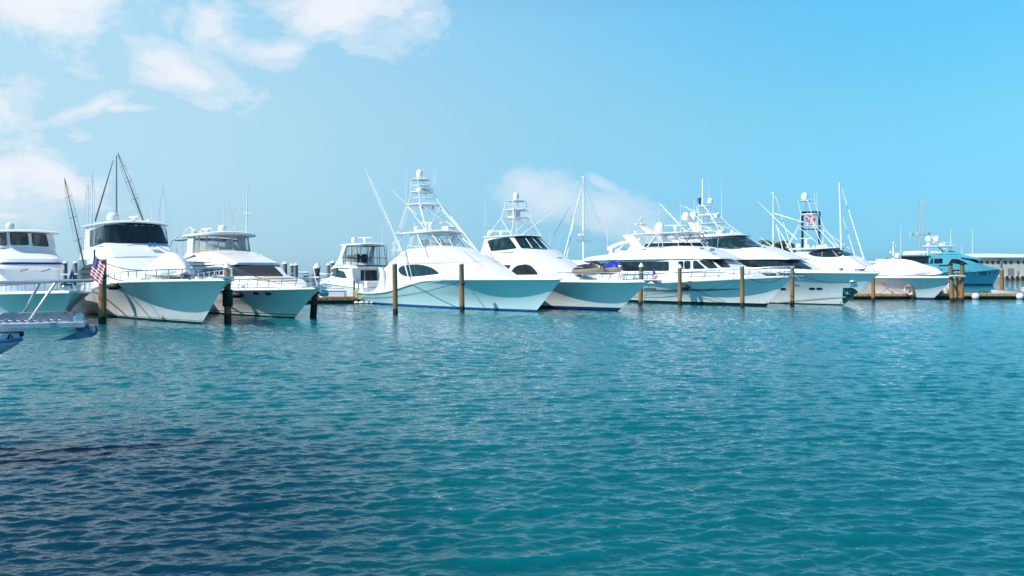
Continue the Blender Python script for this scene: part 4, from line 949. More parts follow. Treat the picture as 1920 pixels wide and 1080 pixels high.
for dx in (0, .6): b.tube('window_wiper', [(-9.0 + dx, -1.4 + dx, 5.45), (-8.4 + dx, -1.0 + dx, 5.3)], .03, M['grey'])
b.rail(-13.5, h=.12, inset=.1, sp=1.3, tipx=3.2, lean=0, name='deck_rail', drop=False)
mb = MB()
for u, v in ((752, 846), (970, 845), (1025, 845)):
    b.patch('porthole', K('c8', *[(u + 24 * abs(math.cos(a)) ** .5 * (1 if math.cos(a) > 0 else -1), v + 8 * math.sin(a)) for a in np.linspace(0, 6.0, 16)]), M['black'], mirror=True, tree=0)
b.patch('anchor_pocket', K('c8', (1204, 838), (1280, 838), (1278, 880), (1322, 870), (1290, 898), (1210, 968), (1196, 925)), mat('dark_green_plate', (.008, .05, .045), .3), tree=0, off=.02)
mb = MB()
q = [b.at(*k1('c8', u, v), y_) for u, v, y_ in ((1240, 846, -.62), (1240, 888, -.62), (1215, 880, -.62), (1224, 850, -.62), (1262, 880, -.62), (1256, 850, -.62))]
h = b.hit(*b.ray(*k1('c8', 1240, 870))); off = (h[0].y + .62) if h else 0
def onh(u, v, k=.06):
    h = b.hit(*b.ray(*k1('c8', u, v))); n = h[1] if h[1].dot(b.ray(*k1('c8', u, v))[1]) < 0 else -h[1]; return h[0] + n * k
mb.tube([onh(1240, 846), onh(1240, 888)], .05, 6); mb.tube([onh(1214, 852), onh(1228, 878), onh(1240, 886), onh(1252, 878), onh(1264, 852)], [.02, .06, .07, .06, .02], 6); mb.tube([onh(1213, 892), onh(1240, 880), onh(1266, 892)], [.02, .05, .02], 5); mb.build('anchor', M['steel'], b.root)
mb = MB(); mb.tube([onh(1252, 792, .03), onh(1275, 788, .05), onh(1298, 792, .03)], .07, 6); mb.build('hawse_fairlead', M['steel'], b.root)
b.patch('spray_chine', K('c8', (700, 945), (860, 930), (1040, 912), (1225, 902), (1228, 909), (1040, 920), (860, 938), (700, 952)), M['lgrey'], off=.03, mirror=True, tree=0)
b.patch('hull_vent', K('c8', (836, 814), (876, 815), (876, 821), (836, 821)), M['grey'], tree=0)
h0 = b.at(*k1('c8', 138, 190), 0)
flag_b = MB().add([h0 + Vector((0, 0, -.3)), h0 + Vector((-.25, -.2, -.25)), h0 + Vector((-.3, -.2, .3)), h0 + Vector((0, 0, .4))], [(0, 1, 2, 3)]).build('burgee', M['navy'], b.root)

# ================= boat 10: sportfisher with oval windows and shrink wrapped tender
b = B10 = Boat('oval_window_sportfisher', 42.6, 86.5, -52, 'white sportfishing yacht with oval dark bridge windows and a wrapped tender on its foredeck', 'fishing boat')
b.hull(22, 2.9, 2.2, [(-22, 1.3), (-12, 2.0), (-6, 2.25), (0, 2.25), (2.2, 2.26)],
       hull_mat('hull_paint_navy_boot', (.74, .77, .77), (.02, .03, .09), .08, [(.08, .22, (.03, .05, .18))]), flare=1.5)
b.toe(-10, h=.12)
b.xloft('deckhouse', [(-16.5, 1.5, 4.2, 2.4, 2.2, .2), (-14.6, 1.8, 5.0, 2.5, 2.1, .3), (-13, 1.9, 5.25, 2.5, 1.95, .4), (-11, 2.0, 5.2, 2.45, 1.8, .4), (-9.6, 2.1, 4.85, 2.3, 1.7, .3), (-8.0, 2.15, 4.2, 2.1, 1.55, .25), (-6.4, 2.2, 3.05, 1.8, 1.3, .15), (-5.8, 2.2, 2.5, 1.6, 1.2, .05)], WHT, crown=.1)
b.zloft('hardtop', [(5.28, -15.4, -10.4, 2.1, 1.8), (5.34, -15.5, -10.2, 2.18, 1.8), (5.45, -15.2, -11.2, 1.8, 1.8)], WHT, pw=2.5, crown=.14)
b.patch('oval_window', K('c9', (288, 600), (320, 585), (370, 580), (430, 577), (505, 575), (540, 578), (556, 596), (530, 618), (470, 624), (400, 624), (330, 617)), M['glass'], mirror=True, off=.03, tree=2)
b.patch('windshield', K('c9', (512, 576), (560, 578), (600, 596), (622, 612), (590, 616), (548, 617)), M['teal_glass'], off=.04, tree=2)
b.patch('front_window', K('c9', (625, 712), (755, 710), (752, 728), (628, 728)), M['navy'], off=.03, tree=2)
for p in (((392, 577), (397, 577), (395, 624), (390, 624)), ((455, 576), (462, 576), (512, 620), (502, 622))): b.patch('window_mullion', K('c9', *p), M['grey'], off=.05, tree=2)
b.patch('crease_line', K('c9', (560, 600), (566, 598), (720, 700), (714, 702)), M['lgrey'], off=.02, tree=2)
Z9 = lambda u, v, y: b.at(*k1('z9', u, v), y)
b.tower([(7.95, -13.8, 1.1, 1.05, .08), (9.3, -13.9, .75, .8, .14), (10.9, -14.4, .7, .75, .08)], (5.5, -15.8, -11.2, 1.7), ladder=True)
q_ = Z9(615, 385, .3); MB().box((q_.x, q_.y, q_.z), (.6, .8, .35)).build('control_pod', WHT, b.root)
b.dome(-14.6, 0, 11.0, .4, .9, 'satellite_dome')
for i, (x, y, r) in enumerate([(-14.9, -.8, .32), (-14.2, 0, .24), (-13.6, -.9, .22), (-13.0, .5, .2), (-12.6, -.5, .2), (-12.0, .1, .26), (-11.5, -.5, .14), (-14.0, 1.0, .2)]): b.dome(x, y, 5.5, r, r * 1.7)
b.radar(-14.2, -.3, 5.6, 1.5, .85, .9)
b.outrigger(Z9(980, 960, -.5), Z9(440, 370, -1), .05, spread=False); b.outrigger(Z9(1200, 960, .8), Z9(600, 530, .4), .035, spread=False)
b.outrigger(Z9(420, 510, -1), b.at(*k1('c9', 45, 312), -2.0), .06, spread=False)
b.outrigger(b.at(*k1('c9', 695, 640), 1.0), b.at(*k1('c9', 535, 130), 1.5), .09, spread=False)
b.outrigger(b.at(*k1('c9', 628, 615), 1.0), b.at(*k1('c9', 540, 335), 1.2), .06, spread=False)
b.outrigger(b.at(*k1('c9', 345, 712), -2.2), Z9(350, 960, -2), .05, spread=False)
p0, p1 = b.at(*k1('c9', 532, 572), 0), b.at(*k1('c9', 517, 85), 0); b.tube('mast', [p0, p1], [.12, .09], WHT)
for u, v0, v1, y in ((428, 210, 130, -.8), (470, 200, 0, -.4), (562, 210, 110, 0), (604, 220, 150, .4), (648, 230, 150, .7), (428, 130, 0, -.8), (604, 150, 0, .4), (648, 150, 0, .7), (735, 860, 700, .5)): b.whip_px(*k1('z9', u, v0), k1('z9', 0, v1)[1], y, r=.03)
b.rail(-5.2, h=.12, inset=.1, sp=1.3, tipx=2.1, lean=0, name='deck_rail', drop=False)
tender(B10, -3.0, -.1, 2.3, 6.6, 2.7, R(6), 'large tender shrink-wrapped in white film on the foredeck of the oval-window sportfisher', 1.9)

# ================= boat 4: small convertible lying the other way, cockpit towards us
b = B4 = Boat('convertible_cruiser', -19.6, 88.5, 128, 'white convertible cruiser lying stern-on, with black-framed bridge curtains and open cockpit', 'motor cruiser', sc=(.9, .88, 1))
# this boat's own frame starts at the stem; the cockpit end is nearest
b.hull(13.4, 2.25, 1.4, [(-13.4, 1.35), (-8, 1.6), (-3, 1.85), (1.4, 2.05)], hull_mat('hull_paint_blue_line', (.80, .81, .81), (.01, .02, .08), .1), flare=1.1)
b.xloft('deckhouse', [(-10.4, 1.2, 3.2, 1.85, 1.75, .12), (-7, 1.4, 3.25, 1.85, 1.7, .15), (-5.8, 1.5, 3.2, 1.75, 1.5, .15), (-4.0, 1.7, 2.3, 1.5, 1.25, .1), (-1.5, 1.8, 2.1, .8, .6, .06)], WHT)
b.xloft('bridge_coaming', [(-11.8, 3.18, 3.3, 1.85, 1.8, .05), (-10, 3.2, 3.5, 1.85, 1.75, .1), (-8.0, 3.22, 4.0, 1.85, 1.6, .2), (-7.0, 3.22, 4.1, 1.8, 1.45, .2), (-6.2, 3.2, 3.8, 1.7, 1.4, .15), (-5.2, 3.1, 3.35, 1.6, 1.4, .06)], WHT)
b.zloft('hardtop', [(5.3, -11.4, -7.0, 1.7, 1.0), (5.36, -11.5, -6.9, 1.78, 1.0), (5.46, -11.3, -7.2, 1.6, 1.0)], WHT, crown=.14, solid=False)
enclosure(b, 3.35, 5.3, [(-11.7, -1.72), (-10.2, -1.74), (-8.8, -1.74), (-7.6, -1.65), (-6.9, -.9), (-6.7, 0)], [(-11.3, -1.65), (-10.2, -1.65), (-9.0, -1.65), (-8.0, -1.55), (-7.6, -.9), (-7.5, 0)], M['clear'], M['canvas_k'], .035)
mb = MB(); mb.tube([(-11.75, 1.78, 4.15), (-11.75, -1.78, 4.15)], .03, 5)
for sg in (-1, 1): mb.tube([(-11.75, 1.78 * sg, 4.15), (-8.0, 1.78 * sg, 4.2)], .03, 5)
mb.tube([(-11.7, 1.78, 3.4), (-11.7, -1.78, 3.4)], .06, 5); 
for y in np.linspace(-1.78, 1.78, 4): mb.tube([(-11.75, y, 3.3), (-11.55, y, 5.3)], .03, 5)
mb.build('bridge_rail', M['canvas_k'], b.root)
mb = MB()
for sg in (-1, 1): mb.loft([[(-9.2, 1.8 * sg, 5.32), (-8.4, 1.8 * sg, 5.32), (-8.4, 1.7 * sg, 5.32), (-9.2, 1.7 * sg, 5.32)], [(-8.4, 1.86 * sg, 4.2), (-7.6, 1.86 * sg, 4.15), (-7.6, 1.76 * sg, 4.15), (-8.4, 1.76 * sg, 4.2)], [(-8.6, 1.86 * sg, 3.4), (-6.6, 1.86 * sg, 3.5), (-6.6, 1.76 * sg, 3.5), (-8.6, 1.76 * sg, 3.4)]])
mb.build('hardtop_arch', WHT, b.root)
mb = MB(); mb.box((-9.0, .4, 4.0), (.5, .5, 1.1)); mb.box((-9.0, -.5, 4.0), (.5, .5, 1.1)); mb.box((-7.6, 0, 4.1), (.5, 1.6, .7)); mb.build('helm_seat', M['black'], b.root)
mb = MB(); mb.box((-10.43, -.3, 2.25), (.06, 2.0, 1.5)); mb.build('saloon_door', M['glass'], b.root)
MB().box((-10.47, .25, 2.25), (.06, .06, 1.5)).box((-10.47, -1.3, 2.25), (.06, .06, 1.5)).build('door_frame', M['alu'], b.root)
mb = MB(); mb.box((-11.4, -.9, 1.75), (.8, .9, .5)); mb.box((-12.9, 0, 1.7), (.5, 3.0, .6)); mb.box((-10.9, .9, 1.7), (.5, .8, .6)); mb.build('cockpit_seat', M['canvas_w'], b.root)
for sg in (-1, 1): MB().prism([(-13.3, 1.3), (-10.4, 1.4), (-10.4, 3.2), (-11.0, 3.2), (-11.2, 2.2), (-12.0, 1.75), (-13.3, 1.7)], sg * 2.05, sg * 1.95).build('cockpit_side', WHT, b.root)
b.patch('salon_window', K('c4', (290, 622), (340, 570), (400, 575), (460, 590), (488, 655), (430, 650)), M['teal_glass'], mirror=True, off=.03)
b.dome(-8.1, .3, 5.58, .28, .6, 'satellite_dome'); b.radar(-9.9, -.1, 5.58, 1.5, .7, .4)
b.whip(-11.2, -1.5, 5.4, 2.2, 0, .03)
b.rail(-5.5, h=.6, sp=1.0, tipx=1.3)
MB().box((-13.9, 0, .25), (1.0, 3.6, .12)).build('swim_platform', WHT, b.root)

# ================= boat 1: pilothouse yacht cut by the left edge
b = B1 = Boat('pilothouse_yacht', -26.1, 49.2, -52, 'white pilothouse yacht with a blue stripe and bronze window blinds at the left edge', 'yacht')
b.hull(19, 2.7, 3.87, [(-19, 1.1), (-8, 1.45), (-3, 1.62), (3.87, 1.80)], hull_mat('hull_paint_low_boot', (.84, .83, .80), (.01, .02, .06), .12), flare=2.2)
b.toe(-9, h=.1)
fx = b.at(112, 520, 1.7).x
b.zloft('lower_house', [(1.4, fx - 9, fx + .15, 1.85, .7), (3.05, fx - 9, fx - .15, 1.8, .7)], WHT, pw=4)
b.zloft('brow', [(3.02, fx - 9.2, fx + .35, 2.0, .9), (3.12, fx - 9.2, fx + .4, 2.05, .9), (3.75, fx - 9, fx + .1, 1.9, .9), (4.15, fx - 9, fx - .7, 1.75, .9), (4.55, fx - 9, fx - 1.0, 1.7, .8)], WHT, pw=3.2)
b.zloft('blue_stripe', [(3.38, fx - 9.2, fx + .31, 2.0, .9), (3.52, fx - 9.2, fx + .26, 1.97, .9)], M['navy'], pw=3.2, solid=False)
b.zloft('bridge_cabin', [(4.5, fx - 7, fx - 1.0, 1.72, .5), (5.5, fx - 7.2, fx - 1.35, 1.6, .5)], WHT, pw=6)
b.zloft('bridge_roof', [(5.48, fx - 8, fx - .9, 1.85, .6), (5.55, fx - 8, fx - .8, 1.92, .6), (5.68, fx - 8, fx - 1.1, 1.8, .6)], WHT, pw=5, crown=.08)
for p in (((-60, 218), (45, 218), (50, 308), (-60, 306)), ((70, 220), (200, 222), (208, 306), (80, 306)), ((227, 225), (332, 230), (352, 318), (238, 310))):
    b.patch('bridge_window', K('z1', *p), M['brown_glass'], off=.03)
for i in range(5):
    p = b.at(*k1('z1', -30 + i * 55, 0), 0)
p = b.at(19, 411, 0); b.dome(p.x, 0, 5.95, .31, .62, 'radar_dome'); b.tube('dome_post', [(p.x, 0, 5.7), (p.x, 0, 5.98)], .1, M['grey'])
q = b.at(47, 419, 0); mb = MB(); mb.tube([(p.x, -1.5, 5.95), (p.x, 1.4, 5.98)], .06, 6)
for y in (-1.3, 0, 1.2): mb.tube([(p.x, y, 5.6), (p.x, y, 5.95)], .05, 6)
mb.build('roof_rail', WHT, b.root)
mb = MB(); mb.sphere((p.x + .3, -.55, 5.85), .15); mb.build('searchlight', M['steel'], b.root)
MB().sphere((p.x + .5, .55, 5.75), .09).build('horn', M['teak'], b.root)
mb = MB(); mb.sphere((p.x + .5, 1.25, 5.82), .08); mb.sphere((p.x + .5, 1.45, 5.82), .08); mb.build('roof_light', M['black'], b.root)
for (u, v) in ((15, 487), (165, 485), (320, 485)): 
    a = b.at(*k1('z1', u, v), -.5); MB().tube([a + Vector((.3, -.2, -.1)), a + Vector((.5, .25, .05))], .03, 5).build('window_wiper', M['black'], b.root)
b.rail(-6.5, h=.7, sp=1.0, tipx=3.5, inset=.15)
mb = MB(); mb.box((3.2, 0, 1.85), (1.5, .45, .1)); mb.box((2.0, 0, 2.0), (.35, .45, .3)); mb.tube([(3.0, .15, 1.9), (4.0, .15, 1.8)], .05, 6); mb.build('anchor_windlass', M['steel'], b.root)
b.tube('flag_staff', [(3.6, 0, 1.8), (3.6, 0, 3.3)], .018, M['steel'])
MB().add([(3.6, 0, 3.15), (3.68, .08, 2.75), (3.6, .15, 2.2), (3.55, -.05, 2.35), (3.5, -.22, 2.3), (3.56, -.1, 2.8)], [(0, 1, 2, 3, 4, 5)]).build('pennant', M['navy'], b.root, smooth=False)
# ================= far superyacht beyond the harbour, cyan shade painted into its bluish colour
TQ = hull_mat('shade_tinted_topsides', (.20, .58, .66), (.02, .12, .16), .25, stain=0)
TQH = mat('shade_tinted_superstructure', (.10, .42, .51), .25, coat=.3)
b = B11 = Boat('superyacht', 97.5, 173.0, -14, 'superyacht with cyan shade put into its bluish colour, moored far off before the warehouse', 'yacht')
b.hull(26, 3.2, 1.6, [(-26, 1.6), (-15, 2.1), (-8, 2.7), (-3, 3.0), (1.6, 3.2)], TQ, TQH, flare=.9, rubm=TQH)
b.xloft('main_deckhouse', [(-24, 1.5, 4.2, 2.8, 2.75, .1), (-9, 2.3, 4.35, 3.0, 2.8, .15), (-5, 2.6, 4.35, 2.7, 2.4, .2), (-2.6, 2.8, 4.25, 2.1, 1.8, .2), (-1.6, 2.9, 3.9, 1.7, 1.4, .2), (.2, 3.0, 3.5, .9, .7, .15), (1.2, 3.1, 3.25, .4, .3, .05)], TQH)
b.xloft('upper_deckhouse', [(-12.5, 4.28, 6.1, 2.6, 2.4, .2), (-9.5, 4.3, 6.25, 2.7, 2.2, .4), (-6.5, 4.3, 6.2, 2.6, 2.1, .5), (-5.0, 4.3, 5.95, 2.4, 1.9, .4), (-3.7, 4.25, 5.3, 2.1, 1.6, .3), (-2.5, 4.15, 4.5, 1.8, 1.4, .1)], TQH)
b.xloft('visor', [(-6.5, 5.6, 6.1, 2.5, 2.2, .1), (-4.5, 5.3, 5.75, 2.4, 2.1, .1), (-2.7, 5.05, 5.2, 2.1, 1.9, .03)], TQH)
b.xloft('sundeck_fairing', [(-9.6, 6.15, 6.6, 2.1, 1.9, .1), (-8.5, 6.2, 7.1, 2.1, 1.8, .3), (-7.3, 6.2, 6.75, 2.0, 1.7, .2), (-6.0, 6.1, 6.25, 1.8, 1.6, .05)], TQH)
b.zloft('upper_deck_roof', [(5.85, -18.5, -12.3, 2.7, 1), (6.05, -18.7, -12.2, 2.8, 1)], WHT, solid=False, pw=8)
b.xloft('saloon', [(-18, 4.2, 5.85, 2.2, 2.2, .05), (-12.4, 4.25, 5.85, 2.3, 2.3, .05)], M['glass'])
b.zloft('sundeck_hardtop', [(7.75, -13.3, -7.0, 1.8, 1.6), (7.85, -13.4, -6.8, 1.9, 1.6), (7.95, -13.2, -7.4, 1.7, 1.6)], WHT, solid=False, crown=.1)
b.patch('side_window', K('z11', (1075, 560), (1110, 508), (1200, 508), (1280, 540), (1355, 582), (1200, 578)), M['glass'], mirror=True, step=.5, off=.06)
b.patch('side_window', K('z11', (860, 505), (980, 500), (980, 572), (860, 574)), M['glass'], mirror=True, step=.5, off=.06)
b.patch('side_window', K('z11', (560, 505), (840, 500), (840, 574), (560, 574)), M['glass'], mirror=True, step=.5, off=.06)
b.patch('pilothouse_window', K('z11', (1390, 514), (1460, 516), (1510, 572), (1460, 560)), M['glass'], mirror=True, step=.5, off=.08)
b.patch('main_deck_window', K('z11', (730, 655), (975, 655), (940, 718), (720, 715)), M['glass'], mirror=True, step=.5, off=.06)
b.patch('main_deck_window', K('z11', (1055, 722), (1085, 664), (1230, 664), (1400, 684), (1310, 715)), M['black'], mirror=True, step=.5, off=.06)
b.patch('sundeck_window', K('z11', (1058, 400), (1080, 388), (1170, 405)), M['glass'], mirror=True, step=.5, off=.06)
b.patch('louvre', K('z11', (930, 590), (1085, 590), (1075, 608), (922, 608)), M['navy'], mirror=True, step=.5, off=.05)
for u in (1530, 1565, 1600): b.patch('hull_vent', K('z11', (u - 8, 690), (u + 8, 690), (u + 8, 740), (u - 8, 740)), M['navy'], mirror=True, step=.5, off=.05)
for u in (1662, 1742): b.patch('porthole', K('z11', *[(u + 14 * math.cos(a), 702 + 18 * math.sin(a)) for a in np.linspace(0, 5.8, 12)]), M['teak'], mirror=True, step=.5, off=.05)
mb = MB()
for sg in (-1, 1): mb.tube([(-12.5, sg * 1.6, 7.8), (-12.5, sg * 1.7, 6.0)], .1, 6); mb.tube([(-9.8, 1.6 * sg, 7.8), (-8.9, 1.7 * sg, 6.9)], .12, 6)
mb.tube([(-12.2, 0, 7.9), (-11.9, 0, 8.7)], [.4, .25], 6); mb.tube([(-9.2, 0, 7.9), (-10.2, 0, 8.7)], [.35, .2], 6); mb.tube([(-12.3, 0, 8.7), (-10.1, 0, 8.7)], .1, 6); mb.build('radar_arch', WHT, b.root)
b.dome(-12.0, 0, 8.75, .62, 1.35, 'satellite_dome'); b.dome(-10.5, 0, 8.75, .62, 1.35, 'satellite_dome'); b.whip(-11.3, 0, 8.7, 1.7, r=.1); b.radar(-9.0, 0, 8.3, 1.6, .2, .3)
for u, v0, v1 in ((1414, 410, 60), (1102, 320, 60), (1262, 420, 315)): b.whip_px(*k1('z11', u, v0 + 60), k1('z11', 0, v1)[1], 0, r=.07)
mb = MB(); mb.tube([(-17, -1.2, 6.4), (-14.5, -1.2, 6.5), (-12.4, -1.2, 6.7)], [.4, .45, .2], 8); mb.build('deck_tender', M['canvas_w'], b.root)
mb = MB(); mb.box((-11.3, -1.9, 6.6), (1.3, .7, .5)); mb.box((-10.4, -2.0, 6.5), (1.0, .6, .4)); mb.build('jet_ski_cradle', M['white'], b.root)

# a white motor yacht with a small mast seen between the wrapped tender and the superyacht
b = Boat('mast_cruiser', 76, 150, -30, 'white cruiser with a short cluttered mast behind the wrapped tender', 'motor cruiser')
b.hull(16, 2.4, 1.5, [(-16, 1.4), (0, 2.0), (1.5, 2.1)], hull_mat('hull_paint_plain', (.76, .77, .78), (.02, .03, .06), .1), rub=False)
b.xloft('deckhouse', [(-13, 1.4, 3.4, 2, 1.9, .1), (-6, 1.5, 3.6, 2, 1.8, .2), (-4, 1.6, 2.4, 1.6, 1.4, .1)], WHT)
b.zloft('bridge_cabin', [(3.4, -11, -6, 1.7, 1), (5.0, -11, -6.8, 1.5, 1)], WHT)
mb = MB(); mb.tube([(-8.2, 0, 5), (-8.2, 0, 8.2)], [.25, .1], 6)
for z in (6, 6.9, 7.6): mb.tube([(-8.2, -1.2 + z * .1, z), (-8.2, 1.2 - z * .1, z)], .05, 5)
mb.build('mast', WHT, b.root)
b.dome(-8.0, .5, 6.95, .35, .6); b.dome(-7.4, -1.2, 5.0, .5, 1.1, 'satellite_dome'); b.dome(-8.6, -.8, 6.0, .2, .4); b.whip(-7.0, 0, 5.0, 6.5, r=.06)

# ================= sailing boats: masts rising behind the motor yachts
def sailboat(name_label, u, vtop, Y, heading=-52, lines=(), rad=.11, bh=.0, spread=True, low=1.6):
    X = (u - 960) * Y / F; zt = CH + (HY - vtop) * Y / F
    t = thing('sailing_boat', (X, Y, 0), R(heading), name_label, 'sailing boat', 'sailing boats behind the motor yachts')
    rings = []
    for q in np.linspace(0, 1, 22):
        x = -6 + 11 * q; w = 1.7 * (math.sin(math.pi * min(.98, q * .75 + .22)) ** .7) * (1 - max(0, q - .9) * 6) if q < .995 else .03
        w = max(w, .03); z = 1.0 + .35 * q * q
        rings.append([(x * .93, -w * .55, -.3), (x, -w * .9, .3), (x + .1 * q, -w, z), (x + .1 * q, -w * .5, z + .06), (x + .1 * q, 0, z + .1), (x + .1 * q, w * .5, z + .06), (x + .1 * q, w, z), (x, w * .9, .3), (x * .93, w * .55, -.3)])
    MB().loft(rings).build('hull', M['white'], t)
    MB().loft([[(-3.5, -.9, 1.0), (-3.5, .9, 1.0), (-3.5, .7, 1.5), (-3.5, -.7, 1.5)], [(1.5, -.7, 1.2), (1.5, .7, 1.2), (1.2, .5, 1.55), (1.2, -.5, 1.55)]]).build('coach_roof', M['white'], t)
    MB().tube([(0, 0, 1.0), (0, 0, zt * .6), (0, 0, zt)], [rad, rad * .9, rad * .65], 8).box((-.1, 0, zt), (.5, .15, .06)).build('mast', M['alu'], t)
    if spread: MB().tube([(0, -1.1, zt * .55), (0, 1.1, zt * .55)], .03, 5).build('spreader', M['alu'], t)
    mb = MB()
    for sg in (-1, 1): mb.tube([(0, 1.6 * sg, 1.1), (0, 1.1 * sg, zt * .55), (0, 0, zt * .98)], .010, 4)
    mb.tube([(4.9, 0, 1.3), (0, 0, zt * .97)], .012, 4); mb.tube([(-5.8, 0, 1.1), (0, 0, zt)], .012, 4); mb.build('rigging', M['steel'], t, keep=True)
    MB().tube([(0, 0, 2.3), (-4.6, 0, 2.4)], .09, 6).build('boom', M['canvas_w'], t)
    return t
inv = lambda t: (Matrix.Translation(t.location) @ Matrix.Rotation(t.rotation_euler.z, 4, 'Z')).inverted()
def wpt(u, v, Y): return Vector(((u - 960) * Y / F, Y, CH + (HY - v) * Y / F))
t = sailboat('sailing boat whose tall mast with a small radar stands right of the jet skis', 1094, 331, 92, -40, rad=.12)
m = inv(t); MB().sphere(m @ wpt(1088, 441, 91.8), .28, sc=(1, 1, .6)).build('radar_dome', WHT, t)
MB().tube([m @ wpt(1083, 452, 92), m @ wpt(1110, 452, 92)], .03, 5).build('lower_spreader', M['grey'], t)
for a, c in (((1056, 488), (1090, 352)), ((1061, 492), (1084, 372))):
    MB().tube([m @ wpt(*a, 88), m @ wpt(*c, 91)], [.065, .04], 6).build('furled_sail', M['canvas_w'], t)
t = sailboat('sailing boat whose mast rises just left of the black framed dive banner', 1450, 361, 105, -50, rad=.12)
m = inv(t)
for a, c in (((1489, 482), (1454, 368)), ((1471, 480), (1455, 420))): MB().tube([m @ wpt(*a, 103), m @ wpt(*c, 105)], [.065, .04], 6).build('furled_sail', M['canvas_w'], t)
MB().tube([m @ wpt(1452, 400, 104), m @ wpt(1504, 416, 103)], .07, 6).build('upper_spar', M['alu'], t)
for (u, v, Y) in ((165, 340, 130), (173, 322, 132), (306, 345, 120), (742, 462, 160)):
    sailboat('distant sailing boat showing only its thin mast behind the motor yachts', u, v, Y, -50, rad=.06, spread=False)

# ================= distant boats on the left between the yachts
b = Boat('distant_sportfisher', -47, 170, 10, 'small distant white sportfisher with a tower, seen beyond the flybridge cruiser bow', 'fishing boat')
b.hull(13, 2, 1, [(-13, 1.1), (0, 1.9), (1, 1.9)], hull_mat('hull_paint_far', (.76, .78, .8), (.02, .03, .08), .1), rub=False)
b.xloft('deckhouse', [(-9, 1.2, 3, 1.7, 1.6, .1), (-4.5, 1.4, 3.1, 1.7, 1.5, .2), (-2.5, 1.6, 2.0, 1.2, 1, .1)], WHT); b.zloft('hardtop', [(4.9, -8.5, -4.5, 1.6, .8), (5.0, -8.5, -4.5, 1.6, .8)], WHT, solid=False)
b.tower([(6.6, -6.8, .9, .9, .08)], (5, -8.4, -4.8, 1.4), r=.08, ladder=False); MB().box((-6.8, 0, 7.1), (1.4, .9, .7)).build('control_pod', WHT, b.root)
for sg in (-1, 1): b.tube('hardtop_leg', [(-8, sg * 1.5, 3), (-8, sg * 1.5, 4.9)], .08, M['alu']); b.whip(-7.5, sg, 5, 6, r=.05); b.tube('outrigger', [(-5, sg * 1.6, 3), (-9, sg * 2.5, 9)], .05, M['alu'])
def small_boat(u, Y, L_, heading, canvas, label):
    X = (u - 960) * Y / F; t = thing('small_motorboat', (X, Y, 0), R(heading), label, 'motorboat', 'small boats on the far side of the marina')
    rings = []
    for q in np.linspace(0, 1, 16):
        x = -L_ / 2 + L_ * q; w = max(L_ * .16 * (1 - max(0, q - .45) ** 2 * 3.2), .03); z = .8 + .45 * q * q
        rings.append([(x * .9, -w * .5, -.1), (x * .97, -w * .85, .2), (x, -w, z), (x, 0, z + .05), (x, w, z), (x * .97, w * .85, .2), (x * .9, w * .5, -.1)])
    MB().loft(rings).build('hull', M['white'], t)
    MB().loft([[(-L_ * .12, -.7, .8), (-L_ * .12, .7, .8), (-L_ * .12, .6, 1.5), (-L_ * .12, -.6, 1.5)], [(L_ * .15, -.5, 1), (L_ * .15, .5, 1), (L_ * .06, .45, 1.6), (L_ * .06, -.45, 1.6)]]).build('cabin', M['glass'], t)
    mb = MB()
    for sx in (-L_ * .3, L_ * .02):
        for sg in (-1, 1): mb.tube([(sx, sg * .8, .9), (sx, sg * .7, 2.5)], .04, 5)
    mb.build('canopy_frame', M['alu'], t)
    MB().loft([[(-L_ * .32, -.95, 2.45), (-L_ * .32, 0, 2.6), (-L_ * .32, .95, 2.45)], [(L_ * .06, -.9, 2.45), (L_ * .06, 0, 2.62), (L_ * .06, .9, 2.45)]], closed=False).build('canopy', canvas, t)
    MB().box((-L_ * .5, 0, .9), (.5, .5, .9)).build('outboard_motor', M['grey'], t)
    return t
small_boat(552, 118, 7, 150, M['blue'], 'small motorboat with a blue canopy beyond the bow of the flybridge cruiser')
small_boat(118, 95, 8, 160, M['lgrey'], 'small motorboat with a grey canopy glimpsed between the two leftmost yachts')
small_boat(140, 112, 7, 170, M['canvas_t'], 'small motorboat with a tan canopy glimpsed between the two leftmost yachts')
small_boat(575, 230, 7, 10, M['canvas_w'], 'tiny white motorboat out near the horizon')

# ================= foreground pulpit at the left edge
t = thing('moored_boat_bow', (-7.9, 13.3, 0), R(24), 'bow of a nearby blue-rimmed boat at the left edge, its pulpit carrying an anchor', 'boat')
FB = lambda u, v, Y: (Matrix.Translation(t.location) @ Matrix.Rotation(R(24), 4, 'Z')).inverted() @ wpt(*k1('z1', u, v), Y)
hm = mat('old_blue_white_hull', (.78, .84, .88), .3, var=.12, coat=.3)
rings = []
def hw_(q): return 1.45 * (1 - q ** 2.4) ** .8
for q in np.linspace(0, 1, 30):
    x = -5.5 + 5.45 * q; w = max(hw_(q), .01); zt = 1.93 + .05 * q; xb = -5.5 + 2.2 * q; wb = max(1.1 * (1 - q ** 1.7), .01)
    rings.append([(xb, -wb, -.2), (xb + (x - xb) * .5, -(wb + (w - wb) * .4), .9), (x - .03, -w * .985, zt - .16), (x, -w, zt - .1), (x, -w, zt), (x, -w * .93, zt + .02), (x, -w * .5, zt + .03), (x, 0, zt + .04), (x, w * .5, zt + .03), (x, w * .93, zt + .02), (x, w, zt), (x, w, zt - .1), (x - .03, w * .985, zt - .16), (xb + (x - xb) * .5, (wb + (w - wb) * .4), .9), (xb, wb, -.2)])
